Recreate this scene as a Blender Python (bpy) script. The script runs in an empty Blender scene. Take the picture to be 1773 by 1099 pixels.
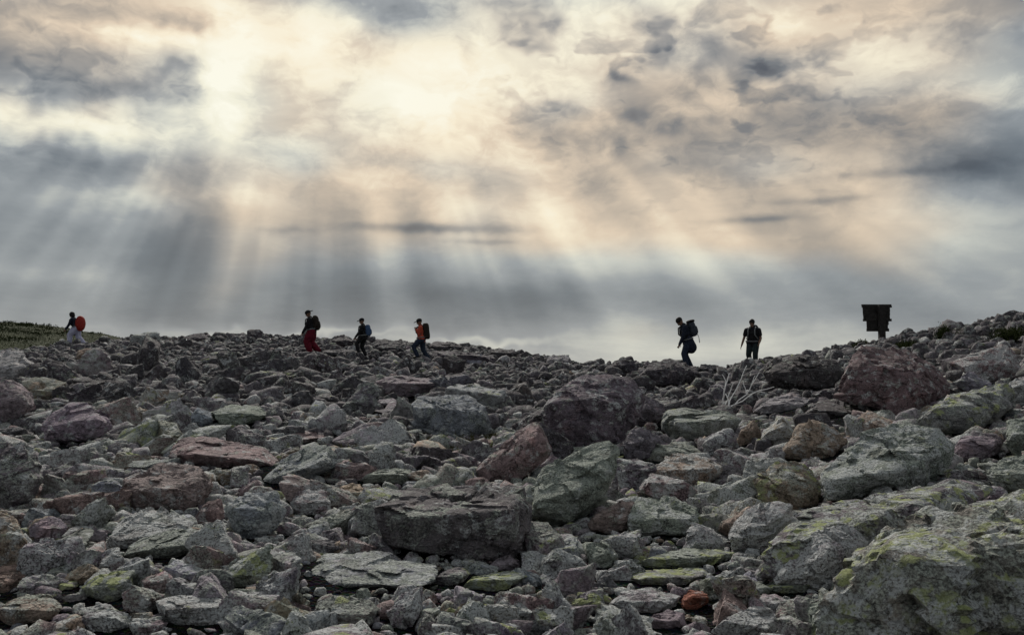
import bpy, bmesh, math, random
import numpy as np
from mathutils import Vector, Matrix, Euler

random.seed(7)
rng = np.random.default_rng(11)
R = math.radians
sc = bpy.context.scene
COL = sc.collection

# ------------------------------------------------------------------ camera
W, H, F = 1773.0, 1099.0, 1535.0            # photograph frame and focal length in its pixels
PITCH = math.atan(90.5 / F)
EYE = 1.55
cam_d = bpy.data.cameras.new('camera')
cam = bpy.data.objects.new('camera', cam_d)
COL.objects.link(cam)
cam.location = (0, 0, EYE)
cam.rotation_euler = (math.pi / 2 + PITCH, 0, 0)
cam_d.sensor_width = 36.0
cam_d.lens = 36.0 * F / W
cam_d.clip_start = 0.05
cam_d.clip_end = 5000
sc.camera = cam

sc.view_settings.view_transform = 'Standard'
sc.view_settings.look = 'None'
sc.view_settings.gamma = 1.0
sc.view_settings.exposure = 0.0
sc.render.engine = 'CYCLES'
sc.cycles.use_denoising = True
sc.cycles.max_bounces = 3
sc.cycles.diffuse_bounces = 2
try:
    sc.cycles.denoiser = 'OPENIMAGEDENOISE'
    sc.cycles.denoising_input_passes = 'RGB_ALBEDO_NORMAL'
    sc.cycles.denoising_prefilter = 'FAST'
except Exception:
    pass


def ray(px, py):
    """direction of a picture point with its world y equal to 1"""
    xc, yc = (px - W / 2) / F, (H / 2 - py) / F
    y = math.cos(PITCH) - yc * math.sin(PITCH)
    return np.array([xc / y, 1.0, (math.sin(PITCH) + yc * math.cos(PITCH)) / y])


def project(p):
    """picture point of world points (n,3)"""
    p = np.atleast_2d(p).astype(float)
    dz = p[:, 2] - EYE
    fwd = p[:, 1] * math.cos(PITCH) + dz * math.sin(PITCH)
    up = -p[:, 1] * math.sin(PITCH) + dz * math.cos(PITCH)
    fwd = np.maximum(fwd, 0.05)
    return W / 2 + F * p[:, 0] / fwd, H / 2 - F * up / fwd


def azel(px, py):
    d = ray(px, py)
    d = d / np.linalg.norm(d)
    return math.atan2(d[0], d[1]), math.asin(d[2])


def lin(r, g, b):
    f = lambda c: (c / 12.92 if c <= 0.04045 else ((c + 0.055) / 1.055) ** 2.4)
    return (f(r / 255), f(g / 255), f(b / 255), 1.0)


# ------------------------------------------------------------------ node helper
class NT:
    def __init__(self, tree):
        self.t = tree
        self.n = tree.nodes
        self.n.clear()

    def add(self, kind, **kw):
        nd = self.n.new(kind)
        for k, v in kw.items():
            setattr(nd, k, v)
        return nd

    def put(self, sock, v):
        if isinstance(v, bpy.types.NodeSocket):
            self.t.links.new(v, sock)
        elif v is not None:
            sock.default_value = v

    def m(self, op, a, b=None, c=None, clamp=False):
        nd = self.add('ShaderNodeMath', operation=op, use_clamp=clamp)
        for i, v in enumerate((a, b, c)):
            if v is not None:
                self.put(nd.inputs[i], v)
        return nd.outputs[0]

    def v(self, op, a, b=None, scale=None):
        nd = self.add('ShaderNodeVectorMath', operation=op)
        self.put(nd.inputs[0], a)
        if b is not None:
            self.put(nd.inputs[1], b)
        if scale is not None:
            self.put(nd.inputs['Scale'], scale)
        return nd.outputs['Value'] if op in ('DOT_PRODUCT', 'LENGTH', 'DISTANCE') else nd.outputs[0]

    def noise(self, vec, scale, detail=4.0, rough=0.55, dist=0.0, dim='3D', w=None):
        nd = self.add('ShaderNodeTexNoise', noise_dimensions=dim)
        if vec is not None:
            self.put(nd.inputs['Vector'], vec)
        if w is not None:
            self.put(nd.inputs['W'], w)
        nd.inputs['Scale'].default_value = scale
        nd.inputs['Detail'].default_value = detail
        nd.inputs['Roughness'].default_value = rough
        nd.inputs['Distortion'].default_value = dist
        return nd.outputs[0], nd.outputs[1]

    def ramp(self, fac, stops, interp='LINEAR'):
        nd = self.add('ShaderNodeValToRGB')
        nd.color_ramp.interpolation = interp
        el = nd.color_ramp.elements
        while len(el) < len(stops):
            el.new(0.5)
        for e, (p, c) in zip(el, stops):
            e.position = p
            e.color = c if len(c) == 4 else (*c, 1)
        self.put(nd.inputs[0], fac)
        return nd.outputs[0]

    def mix(self, fac, a, b, blend='MIX'):
        nd = self.add('ShaderNodeMix', data_type='RGBA', blend_type=blend)
        self.put(nd.inputs[0], fac)
        self.put(nd.inputs[6], a)
        self.put(nd.inputs[7], b)
        return nd.outputs[2]

    def smooth(self, x, lo, hi, a=0.0, b=1.0):
        nd = self.add('ShaderNodeMapRange', interpolation_type='SMOOTHSTEP')
        self.put(nd.inputs[0], x)
        for i, v in enumerate((lo, hi, a, b)):
            self.put(nd.inputs[i + 1], v)
        return nd.outputs[0]


# ------------------------------------------------------------------ sky
SUN_AZ, SUN_EL = azel(575, -380)            # the sun stands behind the clouds above the frame
wd = bpy.data.worlds.new('World')
sc.world = wd
wd.use_nodes = True
n = NT(wd.node_tree)
out = n.add('ShaderNodeOutputWorld')
bg = n.add('ShaderNodeBackground')
bg.inputs['Strength'].default_value = 1.0
n.t.links.new(bg.outputs[0], out.inputs[0])
tc = n.add('ShaderNodeTexCoord')
d = tc.outputs['Generated']
sep = n.add('ShaderNodeSeparateXYZ')
n.put(sep.inputs[0], d)
dx, dy, dz = sep.outputs
az = n.m('ARCTAN2', dx, dy)
el = n.m('ARCSINE', dz)
# clouds lie on a layer overhead, so they flatten towards the horizon
hgt = n.m('ADD', n.m('ABSOLUTE', dz), 0.16)
plane = n.add('ShaderNodeCombineXYZ')
n.put(plane.inputs[0], n.m('DIVIDE', dx, hgt))
n.put(plane.inputs[1], n.m('DIVIDE', dy, hgt))
pl = plane.outputs[0]
ae = n.add('ShaderNodeCombineXYZ')
n.put(ae.inputs[0], az)
n.put(ae.inputs[1], el)
AE = ae.outputs[0]
HALF = (0.5, 0.5, 0.5)
_, warp_c = n.noise(d, 5.5, 2.0, 0.6)
_, warp2_c = n.noise(d, 22.0, 2.0, 0.65)
AEW = n.v('ADD', AE, n.v('MULTIPLY', n.v('SUBTRACT', warp_c, HALF), (0.15, 0.085, 0.0)))
_wf = n.v('MULTIPLY', n.v('SUBTRACT', warp2_c, HALF), (0.085, 0.045, 0.0))
AEF = n.v('ADD', n.v('ADD', AE, n.v('MULTIPLY', n.v('SUBTRACT', warp_c, HALF), (0.05, 0.03, 0.0))), _wf)
AET = n.v('ADD', AE, n.v('MULTIPLY', n.v('SUBTRACT', warp2_c, HALF), (0.06, 0.010, 0.0)))


def blobs(items):
    """sum of soft patches at fixed places of the sky: (px, py, sx, sy, strength, warp)"""
    acc = None
    for px, py, sx, sy, amp, wv in items:
        a0, e0 = azel(px, py)
        q = n.v('MULTIPLY', n.v('SUBTRACT', wv, (a0, e0, 0.0)), (F / sx, F / sy, 0.0))
        g = n.m('POWER', 0.3679, n.v('DOT_PRODUCT', q, q))
        acc = n.m('MULTIPLY', g, amp) if acc is None else n.m('MULTIPLY_ADD', g, amp, acc)
    return acc


def total(items):
    s = items[0]
    for x in items[1:]:
        s = n.m('ADD', s, x)
    return s


w, f, t = AEW, AEF, AET
field = blobs([                              # glow round the sun, bright breaks, dark banks, small torn clouds, thin streaks
    (600, -190, 520, 330, 0.15, w), (640, 150, 300, 120, 0.13, w), (403, 165, 50, 130, 0.28, w), (800, 150, 110, 110, 0.15, w), (560, 180, 150, 80, 0.06, w),
    (1150, 90, 300, 130, 0.14, w), (1060, 390, 260, 90, 0.13, w), (1130, 470, 110, 60, 0.08, w),
    (1690, 80, 200, 120, -0.041, w), (850, 522, 340, 48, -0.12, w), (300, 500, 330, 60, -0.049, w), (100, 310, 150, 60, -0.041, w),
    (110, 222, 130, 26, 0.26, f), (240, 62, 120, 22, 0.22, f), (1560, 390, 260, 60, 0.09, w),
    (1240, 605, 240, 40, 0.12, t), (240, 350, 90, 26, 0.16, f), (650, 345, 160, 40, 0.08, w), (430, 345, 60, 60, 0.08, w),
    (60, 100, 120, 52, -0.118, w), (120, -10, 260, 34, -0.112, w), (500, -15, 240, 30, -0.187, w), (170, 295, 160, 60, -0.03, w),
    (60, 410, 190, 60, -0.067, w), (330, 420, 170, 60, -0.058, w), (1740, 40, 120, 90, -0.031, w),
    (1700, 290, 110, 26, -0.090, w), (1430, 210, 130, 50, -0.075, w), (830, 520, 320, 48, -0.100, w),
    (1000, 515, 130, 60, -0.050, w), (300, 520, 330, 60, -0.075, w), (1560, 535, 260, 35, -0.050, w),
    (110, 480, 120, 26, 0.10, w), (640, 270, 140, 45, -0.062, w), (1400, 40, 200, 50, 0.06, w),
    (750, 396, 130, 9, -0.240, t), (500, 398, 40, 6, -0.100, t), (840, 420, 50, 5, -0.100, t),
    (880, 10, 60, 16, -0.196, f), (965, 40, 36, 20, -0.249, f), (895, 45, 30, 14, -0.196, f),
    (915, 80, 24, 9, -0.144, f), (1115, 40, 38, 17, -0.196, f), (1120, 92, 30, 15, -0.222, f),
    (1065, 134, 40, 14, -0.222, f), (1240, 92, 50, 24, -0.183, f), (1180, 138, 44, 22, -0.183, f),
    (1310, 125, 42, 20, -0.196, f), (1085, 200, 36, 20, -0.170, f), (1000, 242, 44, 32, -0.170, f),
    (965, 192, 34, 14, -0.157, f), (1090, 246, 30, 16, -0.131, f), (1175, 207, 30, 16, -0.131, f),
    (1370, 195, 60, 34, -0.118, f), (1310, 380, 60, 6, -0.180, t),
    (1430, 347, 70, 6, -0.120, t), (1730, 285, 90, 20, -0.076, f), (1570, 297, 120, 7, -0.120, t),
    (310, 45, 70, 18, -0.196, f), (190, 162, 120, 22, -0.196, f), (320, 132, 44, 13, -0.170, f),
    (720, 20, 60, 36, -0.137, w), (905, 238, 50, 30, -0.100, w), (260, 270, 80, 30, -0.065, f), (120, 290, 60, 40, -0.065, f),
    (500, 575, 200, 7, 0.12, f), (830, 590, 110, 8, 0.12, f), (310, 581, 70, 6, 0.08, f),
])
nA, _ = n.noise(n.v('ADD', pl, n.v('SCALE', n.v('SUBTRACT', warp_c, HALF), scale=0.5)), 1.6, 5.0, 0.6)
nB, _ = n.noise(n.v('ADD', n.v('MULTIPLY', d, (1.0, 1.0, 2.0)), n.v('SCALE', warp2_c, scale=0.06)), 10.0, 5.0, 0.62)
low = n.smooth(el, 0.10, 0.30, 0.22, 1.0)
dA = n.smooth(nA, 0.34, 0.66, -0.09, 0.09)
dB = n.smooth(nB, 0.36, 0.64, -0.075, 0.065)
nD, _ = n.noise(n.v('ADD', pl, n.v('SCALE', warp2_c, scale=0.12)), 7.5, 3.0, 0.5)
dapple = n.m('MULTIPLY', n.smooth(nD, 0.54, 0.64), blobs([(1150, 110, 420, 170, -0.15, w), (200, 120, 300, 110, -0.10, w)]))
detail = n.m('ADD', n.m('MULTIPLY', n.m('ADD', dA, dB), low), dapple)
# sunbeams fan out from the hidden sun below the broken cloud
ra, re = n.m('SUBTRACT', az, SUN_AZ), n.m('SUBTRACT', SUN_EL, el)
ang = n.m('ARCTAN2', ra, re)
dist = n.m('SQRT', n.m('ADD', n.m('MULTIPLY', ra, ra), n.m('MULTIPLY', re, re)))
r1, _ = n.noise(None, 6.0, 1.0, 0.5, dim='1D', w=n.m('ADD', ang, 5.9))
r2, _ = n.noise(None, 22.0, 1.0, 0.5, dim='1D', w=n.m('ADD', ang, 1.7))
beam = n.m('ADD', n.m('MULTIPLY', n.m('SUBTRACT', r1, 0.5), 0.44), n.m('MULTIPLY', n.m('SUBTRACT', r2, 0.5), n.smooth(warp_c, 0.35, 0.62, 0.05, 0.15)))
window = n.m('MULTIPLY', n.smooth(n.m('MULTIPLY_ADD', n.m('SUBTRACT', warp_c, 0.5), 0.25, dist), 0.34, 0.44), n.smooth(el, 0.0, 0.13, 0.2, 1.0))
window = n.m('MULTIPLY', window, n.smooth(n.m('ABSOLUTE', ang), 1.1, 1.5, 1.0, 0.0))
light = total([field, detail, n.m('MULTIPLY', beam, window)])
light = n.m('ADD', light, n.m('MULTIPLY_ADD', n.m('EXPONENT', n.m('MULTIPLY', dist, -0.7)), 0.14, 0.53), clamp=True)
warm_n, _ = n.noise(n.v('MULTIPLY', d, (1.0, 1.0, 2.5)), 2.6, 2.0, 0.5)
cool = n.ramp(light, [(0.0, lin(44, 50, 58)), (0.30, lin(84, 92, 102)), (0.45, lin(113, 121, 129)), (0.60, lin(151, 157, 161)),
                      (0.75, lin(205, 207, 198)), (0.88, lin(244, 242, 222)), (1.0, lin(255, 253, 236))])
warm = n.ramp(light, [(0.0, lin(46, 48, 55)), (0.30, lin(90, 90, 95)), (0.45, lin(128, 127, 127)), (0.60, lin(176, 165, 152)),
                      (0.75, lin(224, 205, 181)), (0.88, lin(250, 237, 210)), (1.0, lin(255, 250, 230))])
warm_g = blobs([(1650, 120, 260, 150, 0.12, w), (760, 420, 330, 60, 0.22, w), (400, 340, 300, 50, 0.10, w), (1150, 380, 300, 120, 0.26, w), (1600, 400, 260, 70, 0.16, w), (1250, 90, 300, 120, 0.08, w), (650, 345, 150, 40, 0.14, w), (110, 225, 130, 40, 0.16, w), (230, 60, 140, 30, 0.14, w), (1260, 600, 340, 60, 0.20, w), (640, 100, 420, 120, 0.10, w), (1500, 300, 300, 120, 0.08, w)])
warm_f = total([warm_n, warm_g, n.m('MULTIPLY', n.m('EXPONENT', n.m('MULTIPLY', dist, -2.2)), 0.10), n.smooth(el, 0.05, 0.22, -0.22, 0.0)])
warm_f = n.smooth(warm_f, 0.50, 0.74)
cloud = n.mix(warm_f, cool, warm)
sky = n.add('ShaderNodeTexSky', sky_type='NISHITA')
sky.sun_disc = False
sky.sun_elevation = SUN_EL
sky.sun_rotation = SUN_AZ
sky.air_density = 1.5
sky.dust_density = 1.0
clear = n.v('SCALE', sky.outputs[0], scale=0.05)
final = n.mix(0.93, clear, cloud)            # almost full cloud cover, a little clear sky between
n.put(bg.inputs['Color'], final)
wd.cycles.sampling_method = 'NONE'
sc.cycles.use_adaptive_sampling = True
sc.cycles.adaptive_threshold = 0.015
sc.cycles.adaptive_min_samples = 12

# ------------------------------------------------------------------ sun behind thin cloud
sun_d = bpy.data.lights.new('sun', 'SUN')
sun_d.energy = 3.0
sun_d.angle = R(7)
sun_d.color = (1.0, 0.95, 0.87)
sun = bpy.data.objects.new('sun', sun_d)
COL.objects.link(sun)
sv = Vector((math.sin(SUN_AZ) * math.cos(SUN_EL), math.cos(SUN_AZ) * math.cos(SUN_EL), math.sin(SUN_EL)))
sun.rotation_euler = sv.to_track_quat('Z', 'Y').to_euler()
sun.location = sv * 60

# ------------------------------------------------------------------ object helpers
def tag(o, label=None, cat=None, group=None, kind=None):
    if label: o['label'] = label
    if cat: o['category'] = cat
    if group: o['group'] = group
    if kind: o['kind'] = kind
    return o


def mesh_np(name, verts, faces, mat, loc=(0, 0, 0), parent=None, smooth=True, attrs=None, crease=None):
    """one mesh object from numpy arrays; faces (n,3) or (n,4)"""
    me = bpy.data.meshes.new(name)
    faces = np.asarray(faces, dtype=np.int32)
    k = faces.shape[1]
    me.vertices.add(len(verts))
    me.vertices.foreach_set('co', np.asarray(verts, dtype=np.float32).ravel())
    me.loops.add(faces.size)
    me.loops.foreach_set('vertex_index', faces.ravel())
    me.polygons.add(len(faces))
    me.polygons.foreach_set('loop_start', np.arange(0, faces.size, k, dtype=np.int32))
    if smooth:
        me.polygons.foreach_set('use_smooth', np.ones(len(faces), dtype=bool))
    for an, (typ, data) in (attrs or {}).items():
        a = me.attributes.new(an, typ, 'POINT')
        a.data.foreach_set('color' if typ == 'FLOAT_COLOR' else 'vector', np.asarray(data, dtype=np.float32).ravel())
    me.update(calc_edges=True)
    if crease: me.set_sharp_from_angle(angle=crease)
    if mat: me.materials.append(mat)
    o = bpy.data.objects.new(name, me)
    o.location = loc
    if parent: o.parent = parent
    COL.objects.link(o)
    return o


def empty(name, loc, rz=0.0):
    o = bpy.data.objects.new(name, None)
    o.empty_display_size = 0.2
    o.location = loc
    o.rotation_euler = (0, 0, rz)
    COL.objects.link(o)
    return o


def _hash(ix, iy, iz, seed):
    h = (ix * 374761393 + iy * 668265263 + iz * 1274126177 + seed * 1442695041) & 0xFFFFFFFF
    h = ((h ^ (h >> 13)) * 1274126177) & 0xFFFFFFFF
    h = ((h ^ (h >> 16)) * 2246822519) & 0xFFFFFFFF
    return ((h ^ (h >> 15)) & 0xFFFFFF) / float(0xFFFFFF)


def vnoise(p, seed=0):
    """value noise in -1..1 at points (n,3)"""
    i = np.floor(p).astype(np.int64)
    f = p - i
    f = f * f * f * (f * (f * 6 - 15) + 10)
    r = 0
    for a in (0, 1):
        wx = f[:, 0] if a else 1 - f[:, 0]
        for b in (0, 1):
            wy = f[:, 1] if b else 1 - f[:, 1]
            for c in (0, 1):
                wz = f[:, 2] if c else 1 - f[:, 2]
                r = r + wx * wy * wz * _hash(i[:, 0] + a, i[:, 1] + b, i[:, 2] + c, seed)
    return r * 2 - 1


def fbm(p, octaves=4, seed=0, gain=0.5):
    s, a, tot = 0, 1.0, 0
    for k in range(octaves):
        s = s + a * vnoise(p * (2.03 ** k) + k * 17.3, seed + k)
        tot += a
        a *= gain
    return s / tot


# ------------------------------------------------------------------ materials
def material(name):
    m = bpy.data.materials.new(name)
    m.use_nodes = True
    t = NT(m.node_tree)
    o = t.add('ShaderNodeOutputMaterial')
    b = t.add('ShaderNodeBsdfPrincipled')
    t.t.links.new(b.outputs[0], o.inputs[0])
    b.inputs['Roughness'].default_value = 0.9
    b.inputs['Specular IOR Level'].default_value = 0.25
    return m, t, b


def plain(name, rgb, rough=0.85, vary=0.25, scale=14.0, bump=0.0):
    m, t, b = material(name)
    geo = t.add('ShaderNodeTexCoord')
    v, _ = t.noise(geo.outputs['Object'], scale, 4.0, 0.6)
    lo = tuple(c * (1 - vary) for c in rgb) + (1,)
    hi = tuple(min(1, c * (1 + vary)) for c in rgb) + (1,)
    t.put(b.inputs['Base Color'], t.ramp(v, [(0.3, lo), (0.7, hi)]))
    b.inputs['Roughness'].default_value = rough
    if bump:
        bp = t.add('ShaderNodeBump')
        bp.inputs['Strength'].default_value = bump
        bp.inputs['Distance'].default_value = 0.02
        t.put(bp.inputs['Height'], v)
        t.put(b.inputs['Normal'], bp.outputs[0])
    return m


def rock_material():
    m, t, b = material('lichened_rock')
    geo = t.add('ShaderNodeNewGeometry')
    P, N = geo.outputs['Position'], geo.outputs['Normal']
    ti = t.add('ShaderNodeAttribute', attribute_name='tint')
    li = t.add('ShaderNodeAttribute', attribute_name='lichen')
    ls = t.add('ShaderNodeSeparateXYZ')
    t.put(ls.inputs[0], li.outputs['Vector'])
    lg, ly, lw = ls.outputs
    coarse, _ = t.noise(P, 3.2, 4.0, 0.62)
    mid, midc = t.noise(P, 13.0, 5.0, 0.68)
    fine, _ = t.noise(P, 70.0, 4.0, 0.7)
    # grain of the stone
    shade = t.m('ADD', t.m('MULTIPLY', coarse, 0.8), t.m('MULTIPLY', mid, 1.05))
    shade = t.m('ADD', shade, t.m('MULTIPLY_ADD', t.m('SUBTRACT', fine, 0.5), t.m('MULTIPLY_ADD', lw, 1.5, 0.55), 0.75))
    shade = t.smooth(shade, 1.25, 2.10, 0.25, 1.85)
    base = t.v('SCALE', ti.outputs['Color'], scale=shade)
    # hairline cracks
    vc = t.add('ShaderNodeTexVoronoi', feature='DISTANCE_TO_EDGE')
    vc.inputs['Scale'].default_value = 3.4
    t.put(vc.inputs['Vector'], t.v('ADD', t.v('MULTIPLY', P, (1.0, 1.0, 1.7)), t.v('SCALE', midc, scale=0.22)))
    crack = t.m('MULTIPLY', t.smooth(vc.outputs['Distance'], 0.022, 0.006), t.smooth(coarse, 0.44, 0.54))
    base = t.mix(t.m('MULTIPLY', crack, 0.75), base, t.v('SCALE', base, scale=0.2))
    # warm iron stain in patches
    stain = t.m('MULTIPLY', t.smooth(coarse, 0.56, 0.72), 0.35)
    base = t.mix(stain, base, t.mix(1.0, base, (1.25, 0.92, 0.78, 1), 'MULTIPLY'))
    up = t.smooth(t.v('DOT_PRODUCT', N, (0.0, 0.0, 1.0)), -0.15, 0.75)
    # grey-green crust lichen
    warpP = t.v('ADD', P, t.v('SCALE', midc, scale=0.10))
    g1, _ = t.noise(warpP, 4.6, 5.0, 0.72)
    gm = t.m('MULTIPLY', t.smooth(t.m('MULTIPLY_ADD', lg, 0.22, g1), 0.61, 0.655), t.m('MULTIPLY_ADD', up, 0.6, 0.28))
    gm = t.m('MULTIPLY', gm, t.smooth(fine, 0.36, 0.56, 0.25, 1.0))
    base = t.mix(gm, base, t.mix(t.smooth(fine, 0.38, 0.64), (0.13, 0.15, 0.135, 1), (0.48, 0.52, 0.45, 1)))
    # yellow-green map lichen in rounded plates
    vo = t.add('ShaderNodeTexVoronoi', feature='SMOOTH_F1')
    vo.inputs['Scale'].default_value = 13.0
    vo.inputs['Smoothness'].default_value = 0.25
    t.put(vo.inputs['Vector'], t.v('ADD', P, t.v('SCALE', midc, scale=0.07)))
    y1, _ = t.noise(P, 3.7, 3.0, 0.6)
    ym = t.m('MULTIPLY', t.smooth(t.m('MULTIPLY_ADD', ly, 0.32, t.m('MULTIPLY_ADD', t.m('SUBTRACT', mid, 0.5), 0.35, y1)), 0.72, 0.76), t.smooth(vo.outputs['Distance'], 0.58, 0.48))
    ym = t.m('MULTIPLY', ym, t.m('MULTIPLY_ADD', up, 0.7, 0.2))
    base = t.mix(ym, base, t.mix(mid, (0.24, 0.275, 0.10, 1), (0.44, 0.48, 0.22, 1)))
    # pale crust
    w1, _ = t.noise(warpP, 7.5, 4.0, 0.7)
    wm = t.smooth(t.m('MULTIPLY_ADD', lw, 0.20, w1), 0.60, 0.70)
    wm = t.m('MULTIPLY', wm, t.smooth(fine, 0.34, 0.55))
    base = t.mix(t.m('MULTIPLY', wm, 0.9), base, (0.56, 0.58, 0.58, 1))
    # black spots
    v2 = t.add('ShaderNodeTexVoronoi')
    v2.inputs['Scale'].default_value = 58.0
    _, finec = t.noise(P, 45.0, 2.0, 0.6)
    t.put(v2.inputs['Vector'], t.v('ADD', t.v('ADD', P, t.v('SCALE', midc, scale=0.06)), t.v('SCALE', finec, scale=0.03)))
    bm_ = t.m('MULTIPLY', t.smooth(v2.outputs['Distance'], 0.42, 0.28), t.smooth(t.m('MULTIPLY_ADD', lw, 0.13, t.m('MULTIPLY_ADD', coarse, 0.5, t.m('MULTIPLY', mid, 0.5))), 0.53, 0.66))
    bm_ = t.m('MULTIPLY', bm_, t.smooth(y1, 0.44, 0.60))
    base = t.mix(t.m('MULTIPLY', bm_, 0.8), base, (0.05, 0.05, 0.055, 1))
    t.put(b.inputs['Base Color'], base)
    b.inputs['Roughness'].default_value = 0.88
    b.inputs['Specular IOR Level'].default_value = 0.3
    hsum = t.m('ADD', t.m('MULTIPLY', mid, 1.0), t.m('MULTIPLY', fine, 0.42))
    cr, _ = t.noise(t.v('MULTIPLY', P, (1.0, 1.0, 3.0)), 7.0, 3.0, 0.6, 0.8)
    hsum = t.m('MULTIPLY_ADD', t.m('ABSOLUTE', t.m('SUBTRACT', cr, 0.5)), 1.3, hsum)
    hsum = t.m('MULTIPLY_ADD', crack, -0.5, hsum)
    bp = t.add('ShaderNodeBump')
    bp.inputs['Strength'].default_value = 1.0
    bp.inputs['Distance'].default_value = 0.05
    t.put(bp.inputs['Height'], hsum)
    t.put(b.inputs['Normal'], bp.outputs[0])
    return m


ROCK = rock_material()


def soil_material():
    m, t, b = material('shade_dark_gravel_soil')
    geo = t.add('ShaderNodeNewGeometry')
    P = geo.outputs['Position']
    vo = t.add('ShaderNodeTexVoronoi')
    vo.inputs['Scale'].default_value = 42.0
    t.put(vo.inputs['Vector'], P)
    v, _ = t.noise(P, 5.0, 5.0, 0.65)
    c1 = t.ramp(v, [(0.3, (0.016, 0.017, 0.019, 1)), (0.55, (0.034, 0.035, 0.037, 1)), (0.75, (0.055, 0.058, 0.056, 1))])  # soil coloured near black, so the gaps between stones read as deep shade
    t.put(b.inputs['Base Color'], t.mix(0.6, c1, t.mix(1.0, c1, vo.outputs['Color'], 'MULTIPLY')))
    bp = t.add('ShaderNodeBump')
    bp.inputs['Distance'].default_value = 0.05
    t.put(bp.inputs['Height'], t.m('ADD', vo.outputs['Distance'], v))
    t.put(b.inputs['Normal'], bp.outputs[0])
    b.inputs['Roughness'].default_value = 1.0
    b.inputs['Specular IOR Level'].default_value = 0.0
    return m


def heath_material():
    m, t, b = material('heath_ground')
    geo = t.add('ShaderNodeNewGeometry')
    P = geo.outputs['Position']
    v, _ = t.noise(P, 0.35, 6.0, 0.7)
    t.put(b.inputs['Base Color'], t.ramp(v, [(0.3, (0.022, 0.029, 0.011, 1)), (0.5, (0.030, 0.038, 0.014, 1)), (0.72, (0.038, 0.045, 0.018, 1))]))
    bp = t.add('ShaderNodeBump')
    bp.inputs['Distance'].default_value = 0.5
    t.put(bp.inputs['Height'], v)
    t.put(b.inputs['Normal'], bp.outputs[0])
    b.inputs['Specular IOR Level'].default_value = 0.05
    return m


SOIL, HEATH = soil_material(), heath_material()

# ------------------------------------------------------------------ terrain: the slope up to the stony crest
SKY_X = [-700, -200, 0, 60, 110, 200, 340, 440, 560, 640, 700, 790, 870, 940, 1000, 1080, 1140, 1250, 1300, 1330, 1390, 1500, 1560, 1700, 1773, 1950, 2500]
SKY_Y = [640, 618, 608, 605, 598, 589, 584, 580, 588, 590, 592, 600, 608, 620, 630, 630, 634, 640, 632, 624, 614, 594, 580, 559, 547, 520, 470]
CR_X = [-700, 0, 440, 800, 900, 1080, 1250, 1500, 1773, 2500]
CR_D = [46, 43, 42, 40, 38, 30, 27.5, 26.5, 25, 22]
_us = (np.linspace(-600, 2400, 301) - W / 2) / F
_k = np.exp(-0.5 * (np.arange(-8, 9) / 3.0) ** 2); _k /= _k.sum()
def _sm(a): return np.convolve(np.pad(a, 8, mode='edge'), _k, 'valid')
_S = np.interp(np.linspace(-600, 2400, 301), SKY_X, SKY_Y)
_S = (640.0 - _S) / F
_D = _sm(np.interp(np.linspace(-600, 2400, 301), CR_X, CR_D))


def ground(x, y):
    x, y = np.asarray(x, float), np.asarray(y, float)
    u = x / np.maximum(y, 3.0)
    Dr, Sr = np.interp(u, _us, _D), np.interp(u, _us, _S)
    zr = EYE + Sr * Dr - 0.10
    t = np.clip(y, -60, None) / Dr
    tt = np.clip(t, 0, 1)
    near = zr * (0.8 * np.clip(t, -1, 1) + 0.2 * tt ** 4)
    over = np.maximum(y - Dr, 0)
    far = -0.012 * over - 0.0035 * np.minimum(over, 25) ** 2 - 0.16 * np.maximum(over - 25, 0)
    z = near + np.maximum(far, -14)
    p = np.stack([x, y, np.zeros_like(x)], -1).reshape(-1, 3)
    return z + (0.10 * fbm(p * 0.55, 2, 3) * np.clip(y.ravel() / 8, 0.3, 1)).reshape(z.shape)


def on_ground(px, py):
    """where the line of sight through a picture point meets the slope"""
    r = ray(px, py)
    ys = np.linspace(2.5, 60, 1400)
    hz = EYE + r[2] * ys - ground(r[0] * ys, ys)
    i = np.argmax(hz < 0) if (hz < 0).any() else int(np.argmin(hz))
    y = ys[i]
    return np.array([r[0] * y, y, EYE + r[2] * y])


def sheet(name, xs, ys, fz, mat):
    X, Y = np.meshgrid(xs, ys)
    Z = fz(X, Y)
    v = np.stack([X, Y, Z], -1).reshape(-1, 3)
    nx, ny = len(xs), len(ys)
    i = (np.arange(ny - 1)[:, None] * nx + np.arange(nx - 1)[None, :]).ravel()
    f = np.stack([i, i + 1, i + 1 + nx, i + nx], 1)
    return mesh_np(name, v, f, mat)


gx = np.concatenate([np.linspace(-1500, -40, 24)[:-1], np.linspace(-40, 40, 221), np.linspace(40, 1500, 24)[1:]])
gy = np.concatenate([np.linspace(-60, 0, 8)[:-1], np.linspace(0, 60, 181), np.geomspace(61, 2500, 30)])
tag(sheet('ground', gx, gy, ground, SOIL), kind='structure')

# the green hillside behind the left end of the crest
def hill(x, y):
    u = (x / y) * F + W / 2
    s = np.interp(u, [-900, -300, 0, 60, 130, 190, 330, 420], [500, 538, 558, 563, 572, 583, 604, 640])
    top = EYE + (640 - s) / F * 92
    z = top - 0.0040 * (y - 92) ** 2 * np.where(y < 92, 1.0, 1.4) - 0.10 * np.abs(y - 92)
    p = np.stack([x, y, 0 * x], -1).reshape(-1, 3)
    return z + (0.16 * fbm(p * 0.5, 3, 9) + 0.25 * fbm(p * 0.12, 2, 5)).reshape(z.shape)
tag(sheet('hillside', np.linspace(-130, -22, 150), np.linspace(62, 125, 90), hill, HEATH), kind='structure')

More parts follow.
